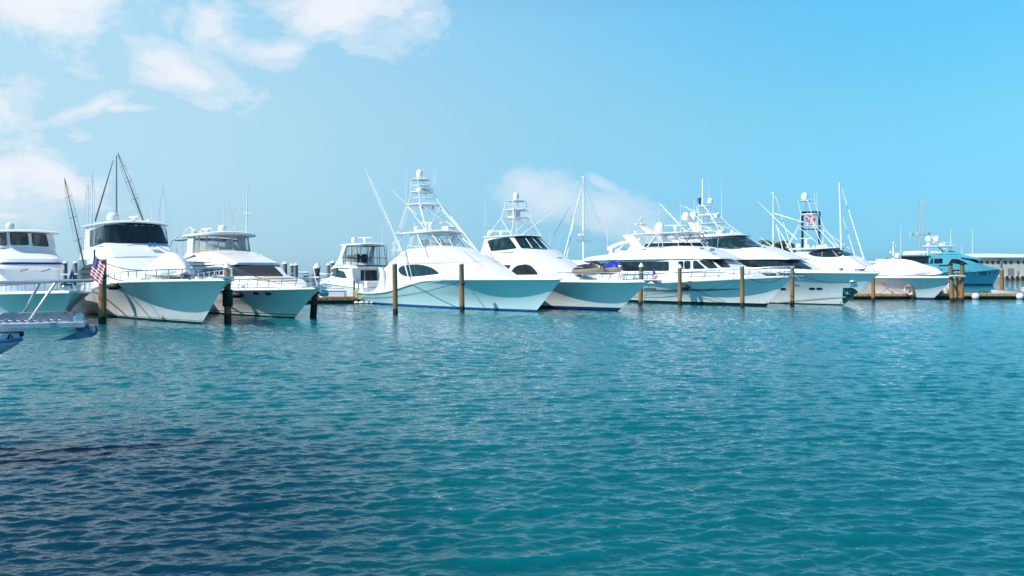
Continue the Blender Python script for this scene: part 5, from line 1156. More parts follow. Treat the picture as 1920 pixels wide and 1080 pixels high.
# bow point sits where the photograph shows the rim
p = FB(172, 985, 13.6); dx = p.x + .0; dy = p.y
MB().loft([[(x + dx, y + dy, z) for x, y, z in r] for r in rings]).build('hull', hm, t)
MB().tube([(x + dx, -max(hw_(q), .01) + dy, 1.9) for q in np.linspace(0, 1, 24) for x in (-5.5 + 5.47 * q,)] + [(x + dx, max(hw_(q), .01) + dy, 1.9) for q in np.linspace(1, 0, 24) for x in (-5.5 + 5.47 * q,)], .035, 6).build('blue_rim', mat('rim_blue', (.16, .36, .66), .35), t)
yc = dy + .02; zp = 2.12; xe = FB(618, 890, 14.0).x
mb = MB(); mb.box(((xe + dx - 2.6) / 2, yc - .2, zp), (xe - dx + 2.6, .04, .085)); mb.box(((xe + dx - 2.6) / 2, yc + .2, zp), (xe - dx + 2.6, .04, .085)); mb.box(((xe + dx - 2.6) / 2, yc, zp + .0), (xe - dx + 2.55, .36, .06)); mb.build('bowsprit_platform', mat('worn_pale_deck_paint', (.52, .58, .68), .5, var=.22, vscale=7), t)
mb = MB(); mb.box((xe - .75, yc + .24, zp + .10), (1.25, .025, .13)); mb.tube([(xe - 1.4, yc + .24, zp + .08), (xe - 1.2, yc + .24, zp + .18), (xe - .3, yc + .24, zp + .20), (xe - .08, yc + .24, zp + .06)], .016, 6)
mb.build('platform_coaming', M['galv'], t)
mb = MB(); mb.lathe((xe - .09, yc + .02, zp + .09), [(.085, -.05), (.06, -.035), (.06, .035), (.085, .05)], 18, Matrix.Rotation(R(90), 3, 'X')); mb.build('anchor_roller', M['lgrey'], t)
mb = MB(); mb.box((xe - .09, yc - .05, zp + .08), (.12, .02, .14)); mb.box((xe - .09, yc + .09, zp + .08), (.12, .02, .14)); mb.build('roller_cheek', M['steel'], t)
mb = MB()
for i in range(34):       # chain lying along the platform
    x = xe - .35 - i * .058; a = R(90) if i % 2 else 0; y = yc - .02 + .035 * math.sin(i * .6)
    ring = [Vector((.045 * math.cos(q), .024 * math.sin(q) * (1 if not i % 2 else .0), .024 * math.sin(q) * (1 if i % 2 else 0))) + Vector((x, y, zp + .075)) for q in np.linspace(0, 2 * math.pi, 11)]
    mb.tube(ring, .0095, 5, caps=False)
mb.build('anchor_chain', M['galv'], t)
A = lambda u, v: FB(u, v, 14.0)
def plate(pts, th):
    pts = [Vector(p) for p in pts]; n = (pts[1] - pts[0]).cross(pts[-1] - pts[0]).normalized() * th; k = len(pts)
    return MB().add([p - n for p in pts] + [p + n for p in pts], [tuple(range(k)), tuple(range(2 * k - 1, k - 1, -1))] + [(i, (i + 1) % k, (i + 1) % k + k, i + k) for i in range(k)])
plate([A(418, 994), A(470, 972), A(560, 936), A(590, 945), A(575, 985), A(500, 992)], .035).build('anchor_fluke', M['anchor'], t)
plate([A(560, 940), A(600, 915), A(660, 892), A(690, 888), A(702, 915), A(690, 950), A(655, 972), A(600, 980), A(570, 978)], .05).build('anchor_fluke', M['anchor'], t)
MB().tube([A(555, 905), A(578, 945), A(640, 880)], [.035, .04, .02], 7).tube([A(690, 888), A(702, 915), A(692, 945)], .022, 6).build('anchor_shank', M['galv'], t)
plate([A(552, 905), A(620, 902), A(600, 935), A(580, 975), A(560, 930)], .02).build('anchor_bracket', M['anchor'], t)
b0 = lambda u, v, Y=14.0: FB(u, v, Y)
mb = MB(); mb.tube([b0(-260, 575, 13.4), b0(0, 577, 13.7), b0(280, 572, 14.0), b0(500, 565, 14.2), b0(680, 562, 14.4)], .026, 8); mb.tube([b0(-260, 588, 13.0), b0(0, 596, 13.2), b0(250, 582, 13.5), b0(400, 574, 13.8)], .014, 6); mb.build('pulpit_rail', M['rail'], t)
mb = MB(); mb.tube([b0(135, 868, 13.9), b0(195, 755, 13.9), b0(285, 582, 13.9)], .024, 8); mb.tube([b0(188, 888, 13.75), b0(300, 725, 13.8), b0(400, 578, 14.0)], .022, 8); mb.build('pulpit_stanchion', M['rail'], t)
mb = MB(); mb.box(b0(80, 950, 13.6), (.35, .2, .08)); mb.tube([b0(55, 985, 13.3), b0(70, 955, 13.3), b0(90, 975, 13.3)], .02, 6); mb.build('bow_cleat', M['black'], t)
MB().tube([b0(683, 340, 14.4), b0(682, 562, 14.4)], .014, 6).build('flag_staff', M['darksteel'], t)
o_ = b0(682, 378, 14.4); e_ = b0(752, 440, 14.3); dn = b0(650, 528, 14.4)
flag(t, o_, (e_ - o_).normalized(), (dn - o_).normalized(), (e_ - o_).length * 1.18, (dn - o_).length * 1.0)

# ================= pilings
def piling(u, vt, vb, m, label, rad=.19, cap='flat', lean=0.0, Y=None, group='timber mooring piles in front of the yachts', wrap=None):
    Y = Y or F * CH / (vb - HY); X = (u - 960) * Y / F; zt = CH + (HY - vt) * Y / F
    t = thing('mooring_pile', (X, Y, 0), random.random() * 6, label, 'piling', group); rg = []
    n = 14; ph = random.random() * 6
    lx = lean + random.uniform(-.07, .07)
    ca_, sa_ = math.cos(-t.rotation_euler.z), math.sin(-t.rotation_euler.z)
    zc_ = zt - (.28 if cap == 'cone' else .05)
    for k in range(15):
        z = -.8 + (zc_ + .8) * k / 14; r = rad * (1.05 - .10 * k / 14); ox = lx * (z / 3.5)
        rg.append([(ox * ca_ + r * (1 + .035 * math.sin(3 * a + ph + z) + .02 * math.sin(7 * a + z * 2)) * math.cos(a), ox * sa_ + r * (1 + .03 * math.sin(2 * a + ph)) * math.sin(a), z) for a in np.linspace(0, 2 * math.pi, n, endpoint=False)])
    MB().loft(rg).build('post', m, t)
    ox = lx * zc_ / 3.5; c = (ox * ca_, ox * sa_, zc_)
    if cap == 'cone': MB().lathe(c, [(rad * 1.18, -.07), (rad * 1.2, 0), (rad * .75, .15), (.02, .30)], 16).build('cap', M['white'], t)
    elif cap == 'dark': MB().lathe(c, [(rad * 1.1, -.05), (rad * 1.12, .04), (rad * .5, .17), (.02, .22)], 14).build('cap', M['black'], t)
    else: MB().lathe(c, [(rad * 1.04, -.05), (rad * 1.04, .03), (rad * .9, .05)], 14).build('cap', M['lgrey'], t)
    if wrap:
        for z0, z1, rr, mm in wrap: MB().lathe((0, 0, 0), [(rad * rr * .95, z0), (rad * rr, z0 + .04), (rad * rr, z1 - .04), (rad * rr * .95, z1)], 14).build('wrapping', M[mm], t)
    return t
piling(192, 486, 606.7, M['pile'], 'weathered pile beside the hanging striped flag', .215, wrap=[(2.55, 2.72, 1.12, 'black')])
piling(427, 492, 606, M['pile'], 'pile with a thick black rubber sleeve under the bow of the black-windshield yacht', .19, 'cone', wrap=[(.95, 1.9, 1.5, 'black'), (-.2, .55, 1.06, 'darkwood')])
piling(587, 493, 595.5, M['pile_d'], 'leaning dark pile under a white cone at the bow of the flybridge cruiser', .21, 'cone', .35, wrap=[(2.3, 2.75, 1.25, 'grey')])
piling(741.5, 494, 589.8, M['pile'], 'pile in front of the almond window near the tower boat stern', .17)
piling(866.5, 494, 584, M['pile'], 'pile with lines tied to it in front of the aqua hull', .185, wrap=[(1.9, 2.02, 1.1, 'black')])
piling(1007.5, 489, 574, M['pile'], 'pile whose head shows over the aqua hull foredeck', .18)
piling(1201, 493, 574, M['pile'], 'white-capped pile beside the jet ski boat bow', .18, 'cone')
piling(1275, 495.5, 572.8, M['pile'], 'white-capped pile by the black fender of the flybridge yacht', .17, 'cone')
piling(1392, 498.5, 576.6, M['pile'], 'tall flat topped pile in front of the flybridge yacht foredeck', .18)
piling(1485.5, 500.5, 573, M['pile'], 'pile between the flybridge yacht bow and the anchor pocket yacht', .17)
piling(1577, 502, 560, M['pile_g'], 'grey pile head showing above the anchor pocket yacht foredeck', .2)
piling(1637.5, 503, 566, M['pile'], 'white-capped pile at the left end of the orange dock', .17, 'cone')
piling(1699, 504.5, 560, M['pile'], 'left one of two close piles before the shaded hull of the wrapped-tender boat', .17)
piling(1711, 505, 561.5, M['pile'], 'right one of two close piles before the shaded hull of the wrapped-tender boat', .18)
piling(1785, 495, 566, M['pile'], 'front left pile of the strapped dolphin cluster', .20, 'dark', -.12, group='dolphin cluster of strapped piles')
piling(1803, 495, 566, M['pile'], 'front right pile of the strapped dolphin cluster', .20, 'dark', .0, group='dolphin cluster of strapped piles')
piling(1792, 509, 565, M['pile'], 'short dark pile behind, inside the strapped dolphin cluster', .15, 'flat', .05, Y=81.6, group='dolphin cluster of strapped piles')
piling(1799, 509, 564, M['pile'], 'short reddish pile behind, inside the strapped dolphin cluster', .13, 'flat', 0, Y=82.4, group='dolphin cluster of strapped piles')
piling(1879, 504, 551, M['pile'], 'single pile behind the dock at the far right', .22, Y=98)
for u, vt, Y, lb in ((534, 490, 100, 'grey white-capped pile'), (547, 494, 128, 'pale white-capped pile'), (555, 493, 112, 'pale blue-white capped pile'), (616, 493, 112, 'pale white-capped pile'), (623, 488, 96, 'grey white-capped pile'),
                     (104, 486, 98, 'pale pile with a white cone'), (122, 489, 108, 'pale pile with a white cone'), (142, 489, 112, 'pale pile with a white cone')):
    lb = {534: 'grey white-capped pile beside the distant tower boat', 547: 'pale farthest white-capped pile out towards the horizon', 555: 'pale white-capped pile right of the farthest one', 616: 'pale white-capped pile left of the convertible cruiser windscreen', 623: 'taller grey white-capped pile left of the convertible cruiser bridge',
          104: 'pale pile with a white cone just right of the pilothouse yacht', 122: 'pale pile with a white cone in the gap left of the black-windshield yacht', 142: 'pale pile with a white cone touching the bridge of the black-windshield yacht'}[u]
    piling(u, vt, 550, M['pile_g'], lb, .28, 'cone', Y=Y, group='far piles with white cone caps')
pb = F * CH / (566 - HY)
t = tag(MB().tube([wpt(1780, 518, pb - .25), wpt(1794, 517.5, pb - .35), wpt(1808, 518.5, pb - .25), wpt(1809, 518, pb + 1.4), wpt(1780, 518, pb + 1.4), wpt(1780, 518, pb - .25)], .12, 6).build('strap', M['rope_w']), 'pale strap round the cluster of four piles', 'strap')
MB_ = None
# ================= docks
def dock(name_label, x0, x1, y0, y1, z, fm, rz=0, dark=True):
    cx, cy = (x0 + x1) / 2, (y0 + y1) / 2; t = thing('floating_dock', (cx, cy, 0), rz, name_label, 'dock'); w, d = x1 - x0, y1 - y0
    mb = MB(); n = max(int(w / .28), 1)
    for i in range(n): mb.box((-w / 2 + (i + .5) * w / n, 0, z - .025), (w / n * .93, d - .08, .05))
    mb.build('decking', fm, t, smooth=False, keep=True)
    MB().box((0, -d / 2 - .03, z - .14), (w, .07, .24)).box((0, d / 2 + .03, z - .14), (w, .07, .24)).build('fascia', fm, t, smooth=False)
    MB().box((0, -d / 2 + .15, z - .38), (w * .995, .2, .22)).box((0, 0, z - .45), (w * .99, d * .8, .35)).build('float', M['darkwood'], t, smooth=False, keep=True)
    mb = MB(); k = int(w / .6)
    for i in range(k): mb.box((-w / 2 + (i + .5) * w / k, -d / 2 - .075, z - .13), (.07, .03, .07))
    mb.build('bolt', M['black'], t, keep=True)
    return t
dY = 87.5
X_ = lambda u, Y: (u - 960) * Y / F
dock('sunlit orange timber dock left of the shaded bow', X_(1600, dY), X_(1721, dY), dY, dY + 2.2, .58, M['plank'])
dock('sunlit orange timber dock running to the right edge', X_(1756, 88), X_(2120, 88), 88, 90.4, .58, M['plank'])
dock('dark timber dock holding white boxes between the cruisers', X_(566, 76.5), X_(672, 76.5), 76.5, 79.5, .55, M['plank_d'])
dock('low pale dock beyond the flybridge cruiser bow', X_(540, 100), X_(600, 100), 100, 101.6, .8, M['lgrey'])
# orange life ring board between the two piles
t = thing('life_ring', wpt(1704, 544, 87.2), 0, 'orange and white life ring between two close piles', 'life ring')
mb = MB(); 
for k in range(20):
    a, c = 2 * math.pi * k / 20, 2 * math.pi * (k + 1) / 20; mb.cur = 0 if (k // 3) % 2 == 0 else 1
    mb.tube([(.42 * math.cos(a), 0, .48 * math.sin(a)), (.42 * math.cos(c), 0, .48 * math.sin(c))], .1, 8)
mb.build('ring', [M['orange'], M['white']], t)
t = thing('pedestal_post', (X_(1674, 88.6), 88.6, .58), 0, 'short brown post with a white ball on the orange dock', 'post')
MB().tube([(0, 0, 0), (0, 0, 1.25)], .1, 8).build('post', M['teak'], t); MB().sphere((0, 0, 1.38), .19).build('ball_top', M['white'], t)
for u, lb in ((1830, 'white round buoy against the dock near the dolphin cluster'), (1913.5, 'white round buoy against the dock at the right edge')):
    t = thing('mooring_buoy', (X_(u, 87.4), 87.5, .28), 0, lb, 'buoy', 'round buoys along the dock'); MB().sphere((0, 0, .02), .36, 18).build('ball', M['white'], t); MB().tube([(0, 0, .35), (0, .15, .5)], .03, 5).build('rope_eye', M['rope_k'], t)
t = thing('dock_cleat', (X_(1844, 88.6), 88.6, .58), 0, 'dark cleat with coiled green line on the right dock', 'cleat')
MB().tube([(-.5, 0, .1), (-.1, 0, .22), (.1, .05, .25), (.5, 0, .1)], .07, 6).build('horn_bar', M['rope_k'], t); MB().tube([(.3 * math.cos(a), .2 * math.sin(a), .06 + a * .01) for a in np.linspace(0, 12, 40)], .04, 5).build('coil', M['green'], t)
# white box, hose and red float at the shaded bow
t = thing('red_marker_float', (X_(1766, 88.6), 88.6, .58), 0, 'red wedge fender standing beside the shaded bow', 'float')
MB().loft([[(-.65, 0, 0), (.1, 0, 0), (.1, .3, 0), (-.65, .3, 0)], [(.02, .05, .62), (.1, .05, .62), (.1, .2, .62), (.02, .2, .62)]]).build('wedge', M['red'], t)
t = thing('dock_pedestal', (X_(1772, 88.9), 88.9, .58), 0, 'white utility pedestal with a yellow hose behind the dolphin cluster', 'utility post')
MB().box((0, 0, .45), (.3, .3, .9)).build('housing', M['white'], t); MB().tube([(.25 + .1 * math.cos(a), -.2, .55 + .3 * math.sin(a)) for a in np.linspace(0, 9, 30)], .035, 5).build('hose', M['yellow'], t)
t = thing('dock_pedestal', (X_(1780, 89.2), 89.2, .58), 0, 'rounded white utility pedestal touching the left pile of the dolphin cluster', 'utility post')
MB().lathe((0, 0, 0), [(.25, 0), (.25, .9), (.18, 1.1), (.02, 1.2)], 14).build('housing', M['white'], t)
# skiff at right
t = thing('skiff', (X_(1915, 96), 96, 0), R(176), 'low white skiff moored behind the right dock', 'skiff')
rings = []
for q in np.linspace(0, 1, 18):
    x = -3 + 6.3 * q; w = max(.95 * (1 - max(0, q - .4) ** 2 * 2.7), .03); z = .55 + .25 * q * q; rings.append([(x * .95 - .25 * q, -w * .6, -.1), (x - .12 * q, -w * .85, .25), (x, -w, z), (x, -w * .9, z), (x * .98, -w * .7, .3), (x * .98, w * .7, .3), (x, w * .9, z), (x, w, z), (x - .12 * q, w * .85, .25), (x * .95 - .25 * q, w * .6, -.1)])
MB().loft(rings).build('hull', WHT, t); MB().box((-.5, 0, .75), (.7, .7, .7)).build('console', M['lgrey'], t)
MB().tube([(x, -max(.95 * (1 - max(0, q - .4) ** 2 * 2.7), .03), .56 + .25 * q * q) for q in np.linspace(0, 1, 14) for x in (-3 + 6.3 * q,)], .04, 5).build('gunwale', M['navy'], t)
# dock boxes, hoses on the dark dock
def dbox(u, v0, v1, w, Y, label, z):
    t = thing('dock_box', (X_(u, Y), Y, z), 0, label, 'dock box', 'boxes on the dark dock'); h = (v1 - v0) * Y / F
    MB().box((0, 0, h * .4), (w, .8, h * .8)).build('bin', M['white'], t); MB().loft([[(-w / 2 - .04, -.44, h * .8), (w / 2 + .04, -.44, h * .8), (w / 2 + .04, .44, h * .8), (-w / 2 - .04, .44, h * .8)], [(-w / 2 - .04, -.44, h * .9), (w / 2 + .04, -.44, h * .9), (w / 2 + .04, .44, h * .9), (-w / 2 - .04, .44, h * .9)], [(-w / 2 + .1, -.2, h), (w / 2 - .1, -.2, h), (w / 2 - .1, .3, h), (-w / 2 + .1, .3, h)]]).build('lid', M['white'], t)
dbox(630.5, 543, 558, 1.75, 77.1, 'long white dock box at the front of the dark dock', .55)
dbox(633.5, 531.5, 543.5, 1.0, 78.0, 'tall white dock box behind the long one', .9)
t = thing('hose_reel', (X_(665, 77.2), 77.2, .55), 0, 'coiled green hose and dark post on the dark dock', 'hose')
MB().tube([(.22 * math.cos(a) + .12, .01 * a, .95 + .42 * math.sin(a)) for a in np.linspace(0, 25, 80)], .035, 5).build('hose', M['green'], t); MB().tube([(-.05, 0, 0), (-.05, 0, 1.55)], .07, 8).build('post', M['black'], t)
t = thing('hose_coil', (X_(676, 76.6), 76.6, .3), 0, 'bright yellow hose hanging in loops by the tower boat stern', 'hose')
for k in range(4): MB().tube([(-.55 + .08 * k, 0, .9), (-.5 + .05 * k, -.1, .35 - .05 * k), (0, -.15, .08 + .05 * k), (.45, -.1, .4 + .05 * k), (.5 + .04 * k, 0, .95 + .06 * k)], .04, 6).build('hose_loop', M['yellow'] if k % 2 == 0 else M['rope_w'], t)
t = thing('dock_bollard', (X_(603, 77.4), 77.4, .55), 0, 'white utility pedestal with a cap left of the dock boxes', 'utility post'); MB().lathe((0, 0, 0), [(.2, 0), (.13, .1), (.12, .9), (.26, 1.05), (.28, 1.2), (.1, 1.32)], 12).build('housing', WHT, t)
t = thing('fender_string', (X_(668, 75.8), 75.8, .1), 0, 'string of white floats at the tower boat stern', 'float')
for i in range(9): MB().sphere((i * .48, -.05 * i, .02), .15 + .03 * math.sin(i * 2), 8, sc=(1.5, 1, .8)).build('float', M['canvas_w'], t, keep=True)

# ================= fenders and mooring lines
def fender(p, L_, r, rz, label, m='black'):
    t = thing('fender', p, rz, label, 'fender', 'black fenders on bow lines')
    MB().tube([(-L_ / 2, 0, 0), (-L_ / 2 + .08, 0, 0), (-L_ / 4, 0, .03), (L_ / 4, 0, .03), (L_ / 2 - .08, 0, 0), (L_ / 2, 0, 0)], [r * .35, r * .8, r, r, r * .8, r * .35], 12).build('body', M[m], t)
    MB().tube([(-L_ / 2 - .15, 0, 0), (-L_ / 2, 0, 0)], .04, 6).tube([(L_ / 2, 0, 0), (L_ / 2 + .15, 0, .05)], .04, 6).build('eye', M['rope_k'], t)
def onb(bt, u, v, k=.2):
    h = bt.hit(*bt.ray(u, v)); n = h[1]; d = bt.ray(u, v)[1]; n = n if n.dot(d) < 0 else -n; return bt.world(h[0] + n * k)
fender(onb(B2, 219.5, 533.5, .25), .72, .2, 0, 'black fender against the bow of the black-windshield yacht')
fender(onb(B3, 449.5, 549.5, .25), .75, .19, 0, 'black fender under the portholes of the flybridge cruiser')
fender(onb(B7, 1286, 536, .25), .75, .2, -.3, 'black fender hanging at the side of the flybridge yacht')
def rope(a, c, sag, m, label, r=.022, n=14):
    a, c = Vector(a), Vector(c); pts = [a.lerp(c, i / n) - Vector((0, 0, sag * 4 * (i / n) * (1 - i / n))) for i in range(n + 1)]
    o = MB().tube(pts, r, 5).build('mooring_line', M[m]); return tag(o, label, 'rope', 'mooring lines')
P1 = wpt(866, 525, 61.6); 
rope(onb(B5, *k1('c5', 325, 812), .03), wpt(864, 514.5, 61.7), .25, 'rope_w', 'pale line from the aqua boat side up to the pile')
rope(onb(B5, *k1('c5', 90, 898), .1), wpt(864, 528, 61.7), .35, 'rope_k', 'dark line along the aqua hull down to its stern')
rope(onb(B5, *k1('c5', 745, 800), .05), wpt(867, 527, 61.7), .05, 'rope_k', 'short dark line between the aqua hull and its pile', .035)
rope(onb(B2, 232, 527, .05), wpt(193, 511, 48.0), .1, 'rope_k', 'dark line from the black-windshield yacht to the flag pile', .03)
rope(onb(B2, 300, 505, .05) + Vector((0, 0, .1)), wpt(194, 492, 48.0), .3, 'rope_k', 'long dark line from the foredeck to the flag pile')
rope(onb(B1, 100, 543, .1), wpt(190, 512, 48.0), .35, 'rope_k', 'dark line from the pilothouse yacht bow to the flag pile')
a_ = onb(B2, 152, 545, .08); rope(a_, a_ + Vector((.28, .25, .05)), 1.15, 'rope_k', 'black rope hanging in a loop on the yacht side', .04)
rope(wpt(430, 497, 48.2), B3.world((.2, -.6, 2.1)), .15, 'rope_w', 'white line from the sleeved pile to the flybridge cruiser foredeck')
rope(B3.world((3.3, 0, 1.95)), wpt(588, 500, 54), .1, 'rope_w', 'white line from the flybridge cruiser bow to the leaning pile', .03)
rope(B3.world((3.2, .2, 2.1)), wpt(588, 507, 54), .5, 'rope_b', 'blue and white line slung from the leaning pile', .035)
rope(B7.world((2.0, -.3, 2.6)), wpt(1393, 512, 68.4), .7, 'rope_k', 'dark sagging line from the flybridge yacht bow to the tall pile')
rope(onb(B7, *k1('c7', 760, 825), .05), wpt(1391, 512, 68.4), .8, 'rope_k', 'thin dark line along the flybridge yacht side to the tall pile', .015)
rope(onb(B7, *k1('c7', 825, 845), .05), onb(B7, *k1('c7', 1085, 948), .05), .05, 'rope_k', 'dark line slanting down the flybridge yacht hull', .015)
rope(onb(B7, *k1('c7', 380, 905), .05), onb(B7, *k1('c7', 750, 860), .05), .15, 'rope_k', 'thin line low along the aft hull of the flybridge yacht', .014)
rope(wpt(1487, 510, 72.6), onb(B8, *k1('c8', 1252, 795), .05), .35, 'rope_k', 'dark line from the pile to the hawse of the anchor pocket yacht')
rope(B10.world((-5.5, -2.2, 2.3)), wpt(1622, 543, 87), .2, 'rope_b', 'blue line running left from the wrapped-tender boat')
rope(B10.world((-5.3, -2.2, 2.3)), wpt(1696, 550, 87.4), .1, 'rope_b', 'blue line running right down to the dock', .03)
rope(onb(B10, 1668, 536, .1), wpt(1645, 552, 87), .1, 'rope_b', 'dark blue line low at the wrapped-tender boat side')
rope(B6.world((3.1, 0, 2.1)), wpt(1203, 575, 71), .1, 'rope_w', 'white line dropping from the jet ski boat anchor', .02)

# ================= far shore
def building(name_label, x0, x1, Y, depth, eave, ridge, windows, doors, wallm, roofm):
    cx = (x0 + x1) / 2; w = x1 - x0; t = thing('warehouse', (cx, Y, 0), 0, name_label, 'building')
    MB().add([(-w / 2, 0, 1.2), (w / 2, 0, 1.2), (w / 2, depth, 1.2), (-w / 2, depth, 1.2), (-w / 2, 0, eave), (w / 2, 0, eave), (w / 2, depth, eave), (-w / 2, depth, eave)], [(0, 1, 5, 4), (1, 2, 6, 5), (2, 3, 7, 6), (3, 0, 4, 7), (4, 5, 6, 7)]).build('wall', wallm, t, smooth=False)
    o = .8
    MB().loft([[(-w / 2 - o, -o, eave + .02), (w / 2 + o, -o, eave + .02), (w / 2 + o, depth + o, eave + .02), (-w / 2 - o, depth + o, eave + .02)], [(-w / 2 - o, -o, eave + .3), (w / 2 + o, -o, eave + .3), (w / 2 + o, depth + o, eave + .3), (-w / 2 - o, depth + o, eave + .3)], [(-w / 2 + depth * .5, depth * .45, ridge), (w / 2 - depth * 1.6, depth * .45, ridge), (w / 2 - depth * 1.6, depth * .55, ridge), (-w / 2 + depth * .5, depth * .55, ridge)]]).build('roof', roofm, t, smooth=False)
    for x, z, a, c in windows: MB().box((x - cx, -.06, z), (a, .12, c)).build('window', M['glass'], t, smooth=False)
    for x, z, a, c in doors: MB().box((x - cx, -.06, z), (a, .12, c)).build('door', M['grey'], t, smooth=False)
    return t
Yb = 258; wx = lambda u: (u - 960) * Yb / F; wz = lambda v: CH + (HY - v) * Yb / F
wins = [(wx(1760 + u / 9.82), wz(470 + 213 / 9.82), .65, .85) for u in (785, 890, 992, 1096, 1228, 1330, 1462, 1570, 1670, 1790, 1900)]
wl = mat('cream_rendered_wall', (.56, .54, .46), .85, var=.08, vscale=.3); rfm = mat('white_metal_roof', (.78, .80, .82), .4, var=.03, vscale=.2)
t = building('long cream warehouse with a white metal roof and a row of small square windows', wx(1790), wx(2120), Yb, 22, wz(483.5), wz(474.3), wins, [(wx(1760 + 1325 / 9.82), wz(510), 1.9, 2.2), (wx(1760 + 1460 / 9.82), wz(512), .6, 1.3)], wl, rfm)
MB().tube([(wx(1875.5) - t.location.x, -.25, 1.4), (wx(1875.5) - t.location.x, -.25, wz(484))], .2, 6).build('drainpipe', M['grey'], t)
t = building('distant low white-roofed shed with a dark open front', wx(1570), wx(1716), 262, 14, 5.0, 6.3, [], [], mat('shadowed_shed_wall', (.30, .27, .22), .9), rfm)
quay = MB(); quay.box((wx(1960), Yb + 2, .2), (wx(2400) - wx(1540), 12, 2.0)); o = quay.build('quay', mat('concrete', (.42, .41, .38), .9, var=.15, bump=.3)); tag(o, kind='structure')
for i in range(16):
    u = 1872 + i * 9.6
    if u > 1935: break
    t = thing('quay_fender_pile', (wx(u), Yb - 4.5, 0), 0, 'dark fender pile along the concrete quay', 'piling', 'dark fender piles along the quay'); MB().tube([(0, 0, -.5), (0, 0, 1.25)], .38, 8).build('post', M['darkwood'], t)
land = MB(); land.box((wx(1700), 380, .3), (360, 60, 1.2)); tag(land.build('far_shore', mat('shore_sand', (.30, .28, .2), .9)), kind='structure')
leafm = mat('palm_leaf', (.045, .07, .025), .6, var=.3); trunkm = mat('palm_trunk', (.16, .12, .08), .9, var=.2)
def palm(u, v, Y, h, label, s_=1.0, rs=1):
    rn = random.Random(rs); X = X_(u, Y); zt = CH + (HY - v) * Y / F
    t = thing('palm_tree', (X, Y, 0), 0, label, 'palm tree', 'palm trees beyond the marina')
    MB().tube([(.4, 0, 0), (.15, 0, zt * .5), (0, 0, zt)], [.28, .2, .16], 8).build('trunk', trunkm, t); mb = MB()
    for k in range(26):
        a = rn.random() * 6.283; up = rn.uniform(-.7, 1.2); ln = rn.uniform(1.5, 2.4) * s_; d = Vector((math.cos(a), math.sin(a), 0)); sd = Vector((-d.y, d.x, 0)); prev = Vector((0, 0, zt))
        for j in range(7):
            q = (j + 1) / 7; nx = Vector((0, 0, zt)) + d * ln * q * (1 - .15 * q) + Vector((0, 0, (up * q - 1.1 * q * q) * ln * .6)); wv = .32 * s_ * math.sin(math.pi * min(.95, q * .85 + .1))
            for sg in (-1, 1):
                for h2 in (0, .5):
                    m0 = prev.lerp(nx, h2); m1 = prev.lerp(nx, h2 + .4); tip = m1 + sd * sg * wv * 1.6 + Vector((0, 0, -wv * .9)) + (nx - prev) * .5; mb.add([m0, m1, tip], [(0, 1, 2)])
            mb.tube([prev, nx], .025, 3); prev = nx
    mb.build('crown', leafm, t, smooth=False, keep=True)
palm(1452, 458, 118, 5, 'palm left of the sailing mast beside the dive banner', 1.5, 2)
palm(1465, 462, 121, 5, 'palm right of the sailing mast beside the dive banner', 1.4, 5)
palm(1306, 470, 130, 5, 'palm half hidden by the flybridge yacht crane', 1.0, 8)
def bush(u0, u1, Y, h, label, rs):
    rn = random.Random(rs); x0, x1 = X_(u0, Y), X_(u1, Y); t = thing('shore_tree', ((x0 + x1) / 2, Y, 0), 0, label, 'tree', 'dark trees on the far shore'); mb = MB(); w = (x1 - x0) / 2
    for k in range(700):
        a = rn.random() * 6.283; r = rn.random() ** .5; c = Vector((w * r * math.cos(a), 2.5 * r * math.sin(a), h * (.35 + .65 * (1 - r * r) * rn.random() ** .5 * (.8 + .3 * math.sin(a * 3))))); n = Vector((rn.gauss(0, 1), rn.gauss(0, 1), rn.gauss(0, 1))).normalized(); q = n.orthogonal().normalized() * .5; p = n.cross(q)
        mb.add([c - q, c + p * .6, c + q, c - p * .6], [(0, 1, 2, 3)])
    mb.build('crown', leafm, t, smooth=False, keep=True); MB().tube([(0, 0, 0), (0, 0, h * .7)], .3, 6).build('trunk', trunkm, t)
bush(1655, 1668, 345, 8.0, 'leftmost dark tree above the low shed roof', 1); bush(1674, 1690, 348, 8.5, 'dark tree above the shed roof nearest the cruiser mast', 2)
# radio mast
def lattice(u, v0, v1, Y, wb, wt, label):
    X = X_(u, Y); z1 = CH + (HY - v1) * Y / F; t = thing('radio_tower', (X, Y, 0), R(20), label, 'tower'); mb = MB(); n = 26
    C3 = lambda z: [Vector((w_ * math.cos(a), w_ * math.sin(a), z)) for w_ in (wb + (wt - wb) * z / z1,) for a in (R(90), R(210), R(330))]
    for k in range(3): mb.tube([C3(0)[k], C3(z1)[k]], .08, 4)
    for i in range(n):
        A_, B_ = C3(z1 * i / n), C3(z1 * (i + 1) / n)
        for k in range(3): mb.tube([A_[k], B_[(k + 1) % 3]], .035, 3); mb.tube([B_[k], B_[(k + 1) % 3]], .03, 3)
    mb.build('lattice', M['lgrey'], t, smooth=False)
    mb = MB()
    for dx in (-4.5, -1.5, 3.5): mb.tube([(dx, 0, z1 * .52), (dx, 0, z1 * .58)], .5, 6)
    mb.tube([(-4.5, 0, z1 * .55), (3.5, 0, z1 * .55)], .1, 4); mb.build('antenna_panel', M['lgrey'], t)
lattice(1727, 480, 373, 300, 3.6, 1.0, 'slender lattice radio tower rising behind the superyacht')
